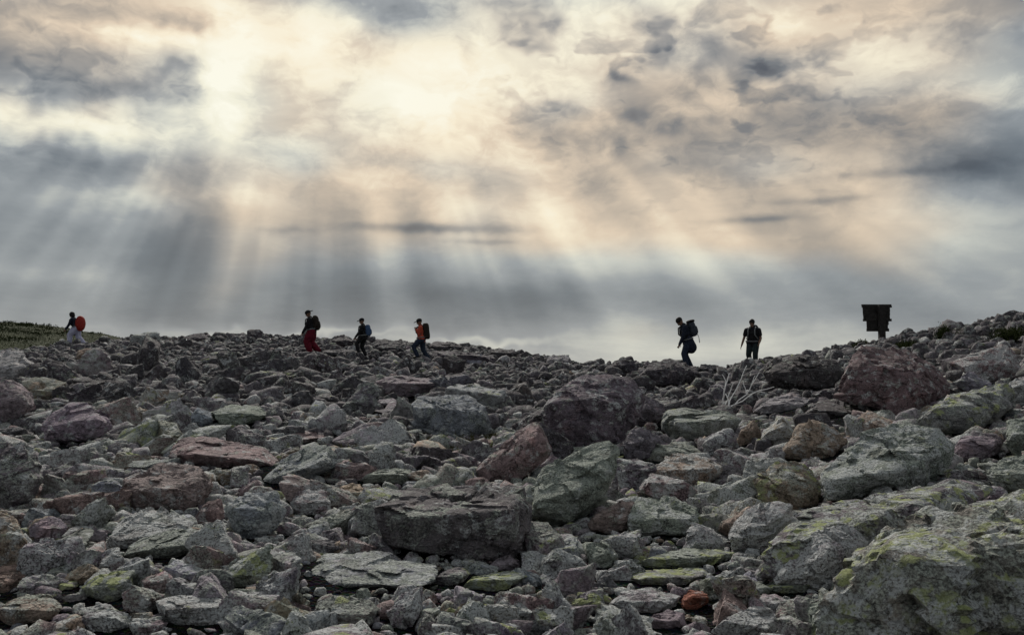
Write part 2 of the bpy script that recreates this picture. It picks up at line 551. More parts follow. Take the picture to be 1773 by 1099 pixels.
# ------------------------------------------------------------------ rocks
TINT = {
    'grey': (0.282, 0.257, 0.278), 'purple-grey': (0.250, 0.203, 0.234), 'maroon-grey': (0.267, 0.197, 0.197),
    'green-grey': (0.246, 0.263, 0.230), 'blue-grey': (0.249, 0.261, 0.300), 'brown': (0.309, 0.241, 0.190),
    'dark grey': (0.149, 0.134, 0.149), 'pale grey': (0.386, 0.363, 0.372), 'rust-red': (0.359, 0.134, 0.092),
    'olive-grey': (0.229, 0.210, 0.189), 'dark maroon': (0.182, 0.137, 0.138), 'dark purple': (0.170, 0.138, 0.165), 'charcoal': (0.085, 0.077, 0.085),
}


def icosphere(sub):
    bm = bmesh.new()
    bmesh.ops.create_icosphere(bm, subdivisions=sub, radius=1.0)
    v = np.array([p.co[:] for p in bm.verts])
    f = np.array([[q.index for q in p.verts] for p in bm.faces])
    bm.free()
    return v / np.linalg.norm(v, axis=1)[:, None], f


ICO = {s: icosphere(s) for s in (1, 2, 3, 4, 5, 6)}


def hull_planes(pts):
    bm = bmesh.new()
    for p in pts:
        bm.verts.new(p)
    bmesh.ops.convex_hull(bm, input=bm.verts)
    bm.faces.ensure_lookup_table()
    bm.normal_update()
    c = pts.mean(0)
    ns, ds = [], []
    for f in bm.faces:
        a = f.calc_area()
        if a < 1e-7:
            continue
        nn = np.array(f.normal[:])
        dd = float(nn @ (np.array(f.verts[0].co[:]) - c))
        if dd < 0:
            nn, dd = -nn, -dd
        ns.append(nn)
        ds.append(max(dd, 1e-3))
    bm.free()
    return np.array(ns), np.array(ds), c


def carve(pts, lod, sharp=26.0, rough=1.0, seed=0, chips=6):
    """an angular stone: rounded convex body of the corner points, chipped and weathered; returns verts about the body's centre"""
    lr = np.random.default_rng(seed)
    ns, ds, c = hull_planes(pts)
    ext = np.maximum(np.ptp(pts, axis=0) / 2, 1e-3)
    size = float(np.prod(ext) ** (1 / 3))
    # knock off some corners, a few deeply and many slightly
    sharp = sharp * 4.5
    for q in range(chips + 3):
        nn = lr.normal(size=3) / ext
        nn /= np.linalg.norm(nn)
        s = ((pts - c) @ nn).max()
        ns = np.vstack([ns, nn])
        ds = np.append(ds, s * (lr.uniform(0.82, 0.95) if q < chips else lr.uniform(0.93, 0.985)))
    v, f = ICO[lod]
    dv = v * ext
    dv /= np.linalg.norm(dv, axis=1)[:, None]
    q = np.maximum(dv @ ns.T, 0) / ds[None, :]
    r = (q ** sharp).sum(1) ** (-1.0 / sharp)
    p = dv * r[:, None]
    off = lr.uniform(-50, 50, 3)
    w = p / size
    k = fbm(w * 1.3 + off, 3, seed % 97) * 0.030
    if lod >= 3:
        k = k + fbm(w * 4.2 + off, 3, seed % 89 + 5) * 0.020 * rough
        # bedding: small steps along a layering direction
        ax = lr.normal(size=3) * np.array([0.35, 0.35, 1.0]); ax /= np.linalg.norm(ax)
        s = (w @ ax) * lr.uniform(3.5, 6.5) + fbm(w * 1.7 + off, 2, 31) * 0.9
        fr = s - np.floor(s)
        k = k + (np.minimum(fr * 1.25, (1 - fr) * 5) - 0.5) * 0.020 * rough * (0.4 + 0.6 * (vnoise(w * 1.1 + off, 77) > -0.1))
    if lod >= 4:
        # fracture facets: each patch of the surface broken off on its own small plane, leaving ledges between
        wp = w + 0.10 * np.stack([vnoise(w * 3.0 + off + q * 9, 51 + q) for q in range(3)], 1)
        bed = np.eye(3) + np.outer(ax, ax) * 1.1           # patches are thin across the bedding
        wb = wp @ bed
        for K, amp, tlt in ((10, 0.020, 0.06), (60, 0.014, 0.11)) if lod > 5 else ((12, 0.026, 0.10), (60, 0.013, 0.12)) if lod > 4 else ((14, 0.034, 0.15),):
            si = lr.integers(0, len(w), K)
            dd = ((wb[:, None, :] - wb[None, si, :]) ** 2).sum(2)
            near = dd.argmin(1)
            offk = lr.uniform(-1, 0.7, K) * amp * rough
            tk = lr.normal(0, tlt, (K, 3)) * rough
            loc = w - w[si][near]
            k = k + offk[near] + np.clip((loc * tk[near]).sum(1), -0.12, 0.12)
        rd = 1 - np.abs(vnoise(w * 3.1 + off, 41))
        k = k - np.clip(rd - 0.90, 0, 1) * 0.32 * rough
        k = k + fbm(w * 11 + off, 3, 13, 0.6) * 0.020 * rough
    p = p * (1 + k[:, None] * np.clip(size / np.maximum(r, 1e-3), 0.3, 1.4)[:, None])
    return p, f, c, size


def dress(o_n, tint, lich, lr):
    t = np.array(TINT[tint]) * lr.uniform(0.86, 1.14) * (1 + lr.normal(0, 0.03, 3))
    return {'tint': ('FLOAT_COLOR', np.tile(np.append(t, 1.0), (o_n, 1))), 'lichen': ('FLOAT_VECTOR', np.tile(lich, (o_n, 1)))}


HEROES = []
LAND = []                                    # landmarks that other labels refer to: (phrase, px, py)


def hero(label, base, depth, tint, lich, outline, inner=None, edge=0.52, sharp=26, mark=None, rough=1.0):
    """a stone of its own: corner points seen in the picture, set at its real distance and given its thickness"""
    o = np.array([(p[0], p[1]) for p in outline], float)
    dd = [p[2] if len(p) > 2 else None for p in outline]
    cx, y0, y1 = o[:, 0].mean(), o[:, 1].min(), o[:, 1].max()
    base = base or y1
    D0 = on_ground(np.clip(cx, -150, 1900), min(base, 1230))[1]
    wid = np.ptp(o[:, 0]) * D0 / F
    hei = (y1 - y0) * D0 / F
    T = 1.4 * depth * max(wid * 0.75, hei * 0.8)
    pts = []
    def at(px, py, dist):
        return ray(px, py) * (D0 + dist) + np.array([0, 0, EYE])
    vv = (y1 - o[:, 1]) / max(y1 - y0, 1)
    for i, (px, py) in enumerate(o):
        pts.append(at(px, py, T * (dd[i] if dd[i] is not None else 0.10 + 0.62 * vv[i])))
    c = o.mean(0)
    lr = np.random.default_rng(int(cx * 7 + y1))
    if inner:
        for p in inner:
            pts.append(at(p[0], p[1], T * (p[2] if len(p) > 2 else 0.0)))
    else:
        ye = y1 - edge * (y1 - y0)
        xs = o[:, 0]
        left, right = xs.min(), xs.max()
        for fx in (0.16, 0.5, 0.82):
            x = left + fx * (right - left)
            pts.append(at(x + lr.normal(0, 3), ye + lr.normal(0, 0.06) * (y1 - y0), T * lr.uniform(-0.04, 0.10)))
        for fx in (0.28, 0.70):
            x = left + fx * (right - left)
            pts.append(at(x, y1 - 0.14 * (y1 - y0), T * 0.02))
    for i, (px, py) in enumerate(o):             # the hidden back
        q = c + (np.array([px, py]) - c) * 0.72
        pts.append(at(q[0], q[1] + 0.08 * (y1 - y0), T))
    HEROES.append(dict(label=label, pts=np.array(pts), tint=tint, lich=lich, poly=o, D=D0, sharp=sharp, rough=rough, base=base, back=D0 + 0.9 * T))
    if mark:
        LAND.append((mark, float(c[0]), float(c[1])))


N0 = (0.15, 0.0, 0.1)
GR, GR2 = (0.75, 0.15, 0.3), (1.1, 0.3, 0.3)
YL, YL2 = (0.6, 0.75, 0.3), (0.5, 1.1, 0.3)
WH, WH2 = (0.25, 0.1, 0.9), (0.3, 0.35, 1.3)

hero('big dark block with a flat lit top, front and centre', 978, 0.8, 'dark grey', (0.45, 0.0, 0.15),
     [(665, 880, .3), (685, 860, .5), (712, 841, .75), (787, 834, .85), (871, 836, .8), (909, 842, .7), (923, 880, .45), (927, 922, .4), (919, 958, .35), (885, 968, .1), (821, 979, .0), (767, 970, .02), (681, 958, .12), (667, 919, .2)],
     [(672, 893, .05), (740, 893, -.02), (815, 892, -.03), (882, 880, .02), (886, 930, .0), (700, 940, .03)], sharp=34, mark='the big dark front block')
hero('boulder with mossy green sloping top beside the big dark block', 922, 0.8, 'green-grey', (1.25, 0.25, 0.25),
     [(919, 842), (949, 795), (986, 778), (1051, 765), (1068, 784), (1074, 822, .5), (1051, 866, .25), (1003, 903, .1), (987, 910), (932, 920), (919, 895)],
     [(925, 870, .0), (1005, 846, -.05), (1052, 822, .08), (1000, 890, .0)], sharp=30, mark='the mossy green-topped boulder')
hero('brown leaning slab propped against the veined purple boulder', 838, 0.6, 'maroon-grey', (0.3, 0, 0.2),
     [(821, 812), (882, 772), (916, 730), (936, 727), (946, 760), (957, 780), (905, 829), (875, 837), (831, 834)],
     [(880, 800, .0), (930, 748, .1), (945, 778, .0)], mark='the brown leaning slab')
hero('largest purple boulder with pale quartz veins at mid slope', 782, 0.7, 'dark purple', (0.2, 0, 0.35),
     [(938, 730, .3), (941, 702, .35), (974, 667, .75), (1005, 643, .9), (1058, 645, .95), (1099, 653, .9), (1119, 676, .8), (1106, 710, .5), (1100, 738, .35), (1080, 770, .2), (1030, 782, .1), (975, 778, .1), (950, 758, .2)],
     [(950, 697, .15), (1033, 690, .0), (1088, 706, .1), (1040, 760, .0), (960, 745, .08)], sharp=30, mark='the veined purple boulder')
hero('dark squared block leaning right of the veined purple boulder', 742, 0.7, 'dark grey', N0,
     [(1086, 704), (1117, 683), (1150, 699), (1154, 710), (1142, 731), (1122, 741), (1099, 735)], [(1120, 706, 0), (1105, 715, 0), (1140, 718, .1)], mark='the dark leaning block')
hero('dark hollow-sided rock below the dark squared block', 798, 0.8, 'dark grey', N0,
     [(1076, 778), (1088, 746), (1108, 738), (1141, 749), (1145, 762), (1123, 777), (1110, 794), (1083, 798)])
hero('flat-topped grey block standing alone left of the purple boulder', 757, 0.75, 'blue-grey', (0.3, 0, 0.4),
     [(712, 700, .3), (725, 682, .7), (807, 681, .9), (842, 701, .6), (851, 729, .4), (848, 750, .3), (807, 756, .05), (769, 754, .0), (720, 752, .1), (714, 729, .2)],
     [(716, 706, .06), (748, 714, .0), (830, 717, .05)], sharp=34, mark='the flat-topped grey block')
hero('broad purple slab lying above the flat-topped grey block', 690, 0.9, 'purple-grey', N0,
     [(649, 660), (679, 650), (746, 655), (762, 666), (761, 677), (705, 689), (669, 682)], [(695, 664, 0), (748, 664, .05)], sharp=30)
hero('dark-faced rock with a mossy crown beside the broad purple slab', 721, 0.8, 'dark grey', (0.7, 0, 0.2),
     [(588, 711), (608, 686), (623, 664), (649, 665), (659, 676), (654, 702), (644, 719), (600, 721)], [(612, 692, 0), (640, 700, 0)], edge=.65)
hero('thin grey slab tucked right of the dark-faced rock', 706, 0.9, 'grey', N0, [(656, 692), (680, 689), (703, 698), (705, 705), (658, 703)])
hero('thin dark slab under another thin slab by the dark-faced rock', 719, 0.9, 'dark grey', N0, [(648, 711), (675, 706), (699, 707), (707, 713), (690, 718), (659, 719)])
hero('huge maroon boulder below the wooden sign', 722, 0.8, 'dark maroon', (0.1, 0, 0.3),
     [(1440, 690, .3), (1447, 666, .3), (1461, 643, .4), (1476, 615, .6), (1501, 597, .75), (1547, 602, .8), (1583, 610, .8), (1611, 622, .7), (1629, 638, .6), (1645, 663, .6), (1644, 678, .5), (1616, 700, .25), (1591, 718, .12), (1552, 722, .08), (1512, 704, .1), (1470, 698, .2)],
     [(1468, 655, .1), (1552, 690, -.02), (1606, 676, .05), (1520, 640, .15), (1590, 640, .25)], sharp=22, mark='the huge maroon boulder')
hero('long dark rock shadowed at the crest left of the maroon boulder', 680, 0.6, 'charcoal', N0,
     [(1318, 645), (1345, 622), (1400, 614), (1450, 622), (1462, 642), (1446, 674), (1400, 680), (1340, 674)], edge=.6, mark='the long dark crest rock')
hero('rounded brown boulder below the long dark crest rock', 797, 0.8, 'brown', (0.1, 0, 0.3),
     [(1352, 790), (1358, 772), (1382, 734), (1405, 722), (1438, 734), (1456, 750), (1466, 767), (1440, 797), (1390, 797)], [(1380, 765, 0), (1430, 785, 0), (1390, 786, .1)], sharp=20, mark='the rounded brown boulder')
hero('wide hump-backed boulder with scaly green lichen on the right', 872, 0.75, 'green-grey', (0.9, 0.2, 0.8),
     [(1413, 824, .2), (1444, 797, .4), (1476, 772, .55), (1506, 747, .7), (1552, 729, .85), (1616, 726, .9), (1642, 737, .8), (1649, 757, .7), (1647, 778, .6), (1633, 828, .35), (1579, 842, .2), (1461, 858, .05), (1423, 873, .05), (1418, 848, .1)],
     [(1535, 815, .0), (1613, 798, .15), (1450, 828, .02)], sharp=28, rough=1.4, mark='the hump-backed green boulder')
hero('long low slab streaked with yellow lichen behind the nearest boulder', 1005, 0.8, 'dark grey', (0.7, 0.65, 0.5),
     [(1305, 1004, .0), (1318, 956, .1), (1362, 916, .3), (1406, 878, .5), (1467, 858, .7), (1579, 841, .9), (1681, 828, 1.), (1714, 838, 1.), (1720, 855, .9), (1600, 930, .3), (1500, 960, .1), (1400, 1010, .0)],
     [(1420, 930, .05), (1550, 880, .3)], sharp=30, rough=1.4, mark='the long yellow-streaked slab')
hero('enormous speckled boulder filling the lower right corner', 1215, 0.8, 'olive-grey', (0.8, 0.72, 0.6),
     [(1405, 1060, .1), (1447, 1020, .2), (1455, 970, .3), (1542, 903, .6), (1596, 884, .7), (1701, 870, .85), (1800, 855, .95), (1960, 880, .9), (2000, 1050, .5), (1960, 1200, .1), (1600, 1215, .0), (1420, 1180, .0)],
     [(1548, 950, .1), (1773, 928, .15), (1900, 940, .2), (1500, 1100, -.02), (1800, 1100, -.03)], sharp=36, rough=1.5, mark='the enormous corner boulder')
hero('pale black-speckled rock leaning on the long lichen slab', 1020, 0.6, 'pale grey', WH2,
     [(1337, 1002), (1390, 950), (1410, 919), (1447, 899), (1491, 922), (1505, 940), (1464, 980), (1444, 1018), (1406, 1022)], [(1430, 960, 0), (1400, 995, 0)], sharp=20, mark='the pale black-speckled rock')
hero('grey wedge with dark rings left of the long lichen slab', 958, 0.8, 'pale grey', (0.2, 0.1, 1.1),
     [(1264, 912), (1302, 882), (1339, 867), (1366, 878), (1373, 899), (1342, 938), (1308, 958), (1263, 950)], [(1285, 915, 0), (1340, 905, 0), (1310, 940, 0)], mark='the dark-ringed grey wedge')
hero('small greenish slab under the pale black-speckled rock', 1031, 0.9, 'green-grey', YL, [(1322, 1014), (1342, 1004), (1406, 1000), (1420, 1010), (1383, 1031), (1339, 1028)])
hero('broad smooth maroon rock on the left, below the reddish one', 890, 0.7, 'maroon-grey', (0.1, 0, 0.2),
     [(203, 884), (217, 828), (281, 807), (359, 804), (376, 834), (365, 862), (338, 890), (288, 886)], [(225, 850, 0), (330, 845, 0), (300, 878, 0)], sharp=20, mark='the broad maroon rock')
hero('reddish sloping rock above the broad maroon rock', 812, 0.8, 'maroon-grey', (0.15, 0, 0.3),
     [(286, 790), (300, 770), (325, 757), (372, 757), (474, 781), (488, 804), (430, 812), (389, 812), (330, 806)], [(330, 785, 0), (430, 795, 0)], sharp=20, mark='the reddish sloping rock')
hero('bluish wedge with upright striations left of centre', 936, 0.7, 'blue-grey', (0.5, 0, 0.5),
     [(385, 876), (406, 858), (481, 848), (498, 885), (477, 920), (430, 937), (406, 923)], [(410, 880, 0), (470, 880, 0), (430, 920, 0)], mark='the striated bluish wedge')
hero('small reddish rock wedged left of the striated bluish wedge', 910, 0.8, 'maroon-grey', N0, [(338, 892), (355, 868), (384, 865), (388, 895), (372, 903), (342, 910)])
hero('green-topped slab with a dark front edge, lower left', 972, 0.9, 'green-grey', (1.0, 0.3, 0.4),
     [(213, 963), (237, 933), (305, 912), (342, 926), (343, 953), (281, 971)], [(230, 955, 0), (300, 945, 0), (338, 940, .05)], sharp=30, mark='the green-topped slab')
hero('pale crusted rock behind the green-topped slab', 950, 0.8, 'pale grey', WH, [(165, 965), (203, 905), (254, 875), (305, 895), (338, 904), (330, 920), (220, 952)], edge=.3)
hero('tall upright slab at the left edge', 1002, 0.7, 'brown', (0.5, 0.3, 0.5), [(-70, 880), (0, 878), (20, 885), (37, 926), (62, 977), (47, 998), (0, 985), (-70, 990)], edge=.6, mark='the left-edge upright slab')
hero('low brown rock under the left-edge upright slab', 1028, 0.8, 'brown', N0, [(-60, 985), (0, 980), (37, 981), (48, 995), (24, 1020), (0, 1028), (-60, 1035)])
hero('big dark rock at the left edge, half in shade', 888, 0.8, 'dark grey', GR, [(-60, 800), (-10, 765), (40, 766), (68, 794), (79, 828), (60, 865), (30, 886), (-40, 890)], sharp=20, mark='the left-edge dark rock')
hero('long thin slab pointing up right, lower left', 968, 0.9, 'green-grey', (0.5, 0, 0.5), [(60, 963), (112, 929), (159, 909), (167, 916), (102, 953), (70, 970)], edge=.35, mark='the long thin slab')
hero('purple rounded rock above the long thin slab', 945, 0.8, 'purple-grey', N0, [(54, 914), (70, 898), (91, 892), (118, 912), (112, 930), (58, 945)])
hero('dark rounded rock with white crusts at the bottom left', 1098, 0.8, 'dark grey', (0.6, 0.2, 1.0), [(118, 1067), (142, 1048), (193, 1044), (227, 1065), (228, 1085), (190, 1099), (135, 1088)], sharp=16, mark='the white-crusted dark rock')
hero('brown-green low rock in the bottom left corner', 1084, 0.8, 'brown', GR, [(-20, 1060), (0, 1050), (44, 1027), (95, 1027), (108, 1051), (95, 1072), (17, 1083)], sharp=16)
hero('rock covered in bright yellow-green lichen, lower left', 1042, 0.8, 'green-grey', (0.6, 1.6, 0.2), [(142, 1017), (169, 993), (233, 985), (231, 1024), (190, 1042), (155, 1034)], sharp=18, mark='the yellow lichen rock')
hero('small rock with a yellow lichen cap by the lower left edge', 1024, 0.9, 'green-grey', (0.5, 1.5, 0.2), [(97, 1015), (105, 1006), (135, 1004), (138, 1014), (120, 1024), (101, 1024)])
hero('mossy green tilted slab right of the green-topped slab', 1020, 0.8, 'green-grey', (1.2, 0.5, 0.3), [(387, 1012), (403, 977), (440, 953), (467, 943), (476, 963), (440, 997), (420, 1018)], edge=.3, mark='the mossy tilted slab')
hero('flat dark rock with crusted top near the bottom edge, left', 1087, 0.8, 'grey', WH, [(267, 1040), (298, 1027), (369, 1031), (406, 1048), (413, 1078), (338, 1087), (288, 1087)], sharp=24)
hero('large bluish-green slab tilted right, left of centre', 845, 0.8, 'blue-grey', (0.9, 0.1, 0.6), [(452, 830), (486, 797), (532, 775), (572, 770), (585, 789), (585, 807), (543, 827), (494, 842), (455, 845)], [(480, 825, 0), (560, 800, 0)], sharp=22, mark='the bluish-green slab')
hero('purple rock with pale speckled top under the bluish-green slab', 895, 0.8, 'purple-grey', WH, [(500, 868), (514, 845), (561, 846), (577, 868), (572, 885), (555, 896), (505, 888)])
hero('smooth brown lens-shaped rock left of the big dark block', 872, 0.8, 'brown', N0, [(580, 851), (594, 838), (623, 838), (644, 856), (639, 872), (590, 870)], sharp=18)
hero('arched greenish slab above the big dark block', 840, 0.8, 'green-grey', GR, [(622, 836), (648, 817), (688, 809), (710, 813), (720, 828), (699, 839)], edge=.6)
hero('flat purple slab pointing left at mid slope', 773, 0.8, 'purple-grey', N0, [(573, 764), (605, 744), (627, 733), (677, 744), (665, 758), (623, 760), (585, 774)], edge=.35, sharp=30, mark='the flat purple slab')
hero('narrow green slab right of the flat purple slab', 805, 0.9, 'green-grey', GR, [(687, 803), (714, 787), (735, 789), (736, 803), (700, 808)])
hero('white-crusted pointed stone left of the big dark block', 872, 0.9, 'pale grey', WH2, [(641, 862), (663, 847), (691, 857), (675, 868), (657, 872)], edge=.4)
hero('wide flat slab the big dark block rests on', 1024, 0.9, 'blue-grey', (0.8, 0.1, 0.5), [(523, 1020), (536, 988), (560, 955), (668, 958), (770, 978), (742, 1006), (682, 1024), (614, 1020)], edge=.22, sharp=30, mark='the wide flat slab')
hero('dark green hollow rock at the bottom edge under the wide slab', 1096, 0.8, 'dark grey', GR2, [(548, 1050), (584, 1026), (630, 1036), (656, 1052), (640, 1080), (577, 1097)])
hero('upright purple stone at the bottom edge near the middle', 1090, 0.8, 'purple-grey', WH, [(670, 1058), (695, 1028), (729, 1016), (734, 1048), (709, 1089), (678, 1088)])
hero('yellow-green lichened slab under the big dark block', 1025, 0.9, 'green-grey', YL2, [(793, 1022), (821, 997), (909, 985), (914, 997), (844, 1026)], edge=.5, mark='the yellow slab')
hero('small purple rock at the lower corner of the big dark block', 990, 0.9, 'purple-grey', N0, [(847, 978), (864, 964), (882, 956), (903, 977), (888, 991), (855, 989)], edge=.4)
hero('dark low wedge between the wide slab and the yellow slab', 1015, 0.9, 'dark grey', YL, [(745, 1008), (775, 985), (806, 980), (815, 992), (790, 1010), (760, 1017)])
hero('reddish blunt rock right of the mossy green-topped boulder', 926, 0.8, 'maroon-grey', N0, [(1016, 908), (1034, 885), (1078, 868), (1098, 868), (1090, 916), (1058, 927), (1022, 920)])
hero('grey-green crusted boulder right of the reddish blunt rock', 932, 0.8, 'green-grey', (0.8, 0.1, 0.7), [(1075, 924), (1085, 878), (1105, 858), (1150, 861), (1205, 880), (1216, 908), (1180, 933), (1110, 932)], sharp=20, mark='the crusted grey-green boulder')
hero('purple-brown rock with a dark hollow under its lip', 872, 0.8, 'maroon-grey', WH, [(1101, 858), (1108, 840), (1128, 818), (1152, 826), (1192, 837), (1214, 853), (1203, 870), (1146, 868)], edge=.65)
hero('domed brown boulder with speckled flank right of centre', 850, 0.8, 'brown', (0.2, 0, 0.8), [(1110, 822), (1152, 789), (1181, 783), (1225, 792), (1253, 807), (1250, 822), (1214, 850), (1150, 838)], sharp=16, mark='the domed brown boulder')
hero('pale green mound of rock behind the domed brown boulder', 800, 0.8, 'green-grey', GR, [(1114, 797), (1134, 773), (1168, 764), (1199, 769), (1215, 788), (1180, 800), (1140, 803)], sharp=16)
hero('purple-topped pale rock with a dark gap under it', 795, 0.8, 'purple-grey', WH, [(1215, 772), (1223, 758), (1247, 742), (1268, 744), (1273, 754), (1265, 776), (1232, 793), (1223, 793)], edge=.6)
hero('small brown rock left of the rounded brown boulder', 772, 0.8, 'brown', N0, [(1273, 760), (1285, 740), (1303, 729), (1316, 736), (1319, 752), (1292, 767), (1276, 772)])
hero('mossy shelf of rock below the dead white shrub', 762, 0.9, 'green-grey', (1.0, 0.2, 0.5), [(1148, 735), (1155, 709), (1185, 706), (1259, 712), (1284, 726), (1278, 740), (1240, 757), (1190, 763), (1160, 760)], edge=.55, mark='the mossy shelf')
hero('large purple rock on the left slope below the red backpack', 768, 0.8, 'purple-grey', (0.15, 0, 0.3), [(70, 735), (102, 701), (148, 699), (189, 716), (197, 742), (166, 762), (122, 762), (76, 769)], sharp=20, mark='the left slope purple rock')
hero('grey-purple boulder at the left edge above the dark one', 738, 0.8, 'purple-grey', N0, [(-40, 660), (0, 654), (40, 664), (66, 689), (60, 704), (15, 736), (-40, 738)], sharp=20)
hero('pale olive wedge pointing left near the left edge', 698, 0.8, 'brown', GR, [(35, 660), (64, 653), (111, 663), (102, 695), (74, 698)])
hero('rounded pale boulder against the green hillside at the left edge', 662, 0.8, 'pale grey', N0, [(-50, 612), (0, 606), (48, 607), (62, 636), (38, 661), (0, 662), (-50, 664)], sharp=14, mark='the pale left boulder')
hero('mossy green hump on the left of the middle slope', 738, 0.8, 'green-grey', GR2, [(363, 712), (398, 698), (449, 702), (465, 720), (440, 733), (382, 738)], sharp=14, mark='the mossy green hump')
hero('bluish cube-like rock beside the mossy green hump', 742, 0.8, 'blue-grey', N0, [(326, 718), (343, 704), (365, 711), (369, 732), (348, 742), (330, 734)])
hero('olive-brown leaning slab right of the left slope purple rock', 732, 0.8, 'brown', GR, [(196, 694), (221, 692), (266, 717), (247, 732), (210, 718)], edge=.4)
hero('brown cube-like rock below the red backpack hiker', 624, 0.8, 'brown', N0, [(131, 622), (135, 605), (159, 603), (164, 620), (150, 626)], sharp=30)
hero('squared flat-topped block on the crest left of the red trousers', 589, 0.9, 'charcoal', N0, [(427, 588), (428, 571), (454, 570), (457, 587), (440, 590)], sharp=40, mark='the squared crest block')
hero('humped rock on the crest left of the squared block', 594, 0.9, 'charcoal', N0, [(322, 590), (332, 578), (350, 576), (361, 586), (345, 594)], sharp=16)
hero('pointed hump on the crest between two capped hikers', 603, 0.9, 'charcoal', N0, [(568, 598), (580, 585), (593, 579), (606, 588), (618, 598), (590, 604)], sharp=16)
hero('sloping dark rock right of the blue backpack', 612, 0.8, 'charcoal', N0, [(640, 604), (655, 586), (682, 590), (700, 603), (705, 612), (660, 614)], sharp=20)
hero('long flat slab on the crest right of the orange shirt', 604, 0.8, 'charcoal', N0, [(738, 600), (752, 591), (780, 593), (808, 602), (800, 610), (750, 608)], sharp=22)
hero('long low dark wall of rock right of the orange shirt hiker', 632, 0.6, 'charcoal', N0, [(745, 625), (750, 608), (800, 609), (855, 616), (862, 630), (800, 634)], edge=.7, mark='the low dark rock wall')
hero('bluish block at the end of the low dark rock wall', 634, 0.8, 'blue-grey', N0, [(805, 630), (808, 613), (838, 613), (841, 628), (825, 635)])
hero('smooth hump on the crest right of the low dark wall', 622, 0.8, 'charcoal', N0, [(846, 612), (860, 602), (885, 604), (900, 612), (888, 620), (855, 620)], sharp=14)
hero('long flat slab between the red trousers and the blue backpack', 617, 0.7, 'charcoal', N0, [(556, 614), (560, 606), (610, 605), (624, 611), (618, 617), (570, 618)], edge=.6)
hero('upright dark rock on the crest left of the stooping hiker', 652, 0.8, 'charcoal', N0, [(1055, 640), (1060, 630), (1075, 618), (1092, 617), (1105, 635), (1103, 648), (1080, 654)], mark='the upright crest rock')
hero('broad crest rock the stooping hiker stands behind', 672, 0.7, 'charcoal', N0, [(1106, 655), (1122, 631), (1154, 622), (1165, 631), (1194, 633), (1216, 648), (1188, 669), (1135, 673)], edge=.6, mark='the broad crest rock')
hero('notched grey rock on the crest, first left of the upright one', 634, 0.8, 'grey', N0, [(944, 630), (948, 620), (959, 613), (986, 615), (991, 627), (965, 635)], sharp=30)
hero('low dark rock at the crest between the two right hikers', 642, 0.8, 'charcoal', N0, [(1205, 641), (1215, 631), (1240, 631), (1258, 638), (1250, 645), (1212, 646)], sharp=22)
hero('pinkish slab with a lit top at the right edge below the bushes', 666, 0.8, 'maroon-grey', WH, [(1647, 628), (1687, 610), (1743, 594), (1759, 612), (1770, 643), (1741, 664), (1705, 652)], edge=.55, mark='the pinkish right slab')
hero('bluish pointed rock right of the huge maroon boulder', 684, 0.8, 'blue-grey', N0, [(1648, 663), (1682, 642), (1716, 663), (1713, 679), (1680, 684)], mark='the bluish pointed rock')
hero('long sloping slab with yellow-green spots on the right', 755, 0.8, 'grey', YL, [(1588, 726), (1652, 681), (1741, 666), (1755, 704), (1731, 723), (1652, 754), (1600, 748)], edge=.5, mark='the long sloping slab')
hero('grey rock cut by the right edge below the pinkish slab', 704, 0.8, 'grey', WH, [(1738, 690), (1750, 662), (1800, 645), (1830, 690), (1790, 708), (1745, 705)])
hero('violet smooth rock right of the hump-backed green boulder', 802, 0.8, 'purple-grey', N0, [(1650, 778), (1668, 756), (1720, 744), (1738, 762), (1736, 782), (1697, 802), (1660, 798)], sharp=16)
hero('layered dark green rock at the right edge', 856, 0.8, 'green-grey', GR2, [(1700, 815), (1740, 792), (1800, 783), (1850, 820), (1830, 856), (1760, 858), (1722, 842)], rough=2.0, mark='the layered right-edge rock')
hero('green mossy rock at the right edge above the layered one', 792, 0.8, 'green-grey', (1.2, 0.5, 0.3), [(1738, 770), (1748, 730), (1800, 705), (1850, 740), (1840, 790), (1760, 795)])
hero('brownish-green jagged rock left of the hump-backed boulder', 886, 0.8, 'brown', YL, [(1303, 832), (1335, 800), (1380, 799), (1410, 811), (1422, 850), (1420, 873), (1376, 887), (1315, 868)], mark='the jagged brown-green rock')
hero('yellow-rimmed slab below the dark-ringed wedge', 990, 0.9, 'green-grey', YL, [(1084, 982), (1132, 964), (1196, 946), (1270, 956), (1262, 966), (1217, 982), (1127, 989)], edge=.55, mark='the yellow-rimmed slab')
hero('second slab with yellow patches, under the yellow-rimmed slab', 1017, 0.9, 'grey', YL2, [(1081, 1002), (1101, 987), (1160, 984), (1220, 981), (1230, 995), (1196, 1010), (1113, 1017)], edge=.5)
hero('grey domed rock near the bottom, left of the rust-red stone', 1066, 0.8, 'grey', WH, [(1055, 1045), (1075, 1026), (1127, 1016), (1178, 1031), (1170, 1050), (1132, 1065), (1071, 1063)], sharp=16)
hero('rust-red rounded stone near the bottom right', 1058, 0.9, 'rust-red', N0, [(1179, 1038), (1194, 1018), (1217, 1020), (1227, 1042), (1208, 1057), (1183, 1057)], sharp=12, mark='the rust-red stone')
hero('violet rock below the rust-red stone', 1092, 0.8, 'purple-grey', N0, [(1104, 1084), (1130, 1064), (1156, 1056), (1182, 1061), (1186, 1086), (1150, 1093), (1120, 1092)])
hero('rock with an olive cap near the bottom, right of centre', 1065, 0.8, 'grey', YL2, [(990, 1046), (1004, 1023), (1040, 1020), (1051, 1052), (1025, 1064), (1000, 1065)])
hero('green upright stone under the reddish blunt rock', 985, 0.8, 'green-grey', GR, [(1019, 983), (1016, 942), (1042, 932), (1068, 958), (1068, 980), (1040, 988)])
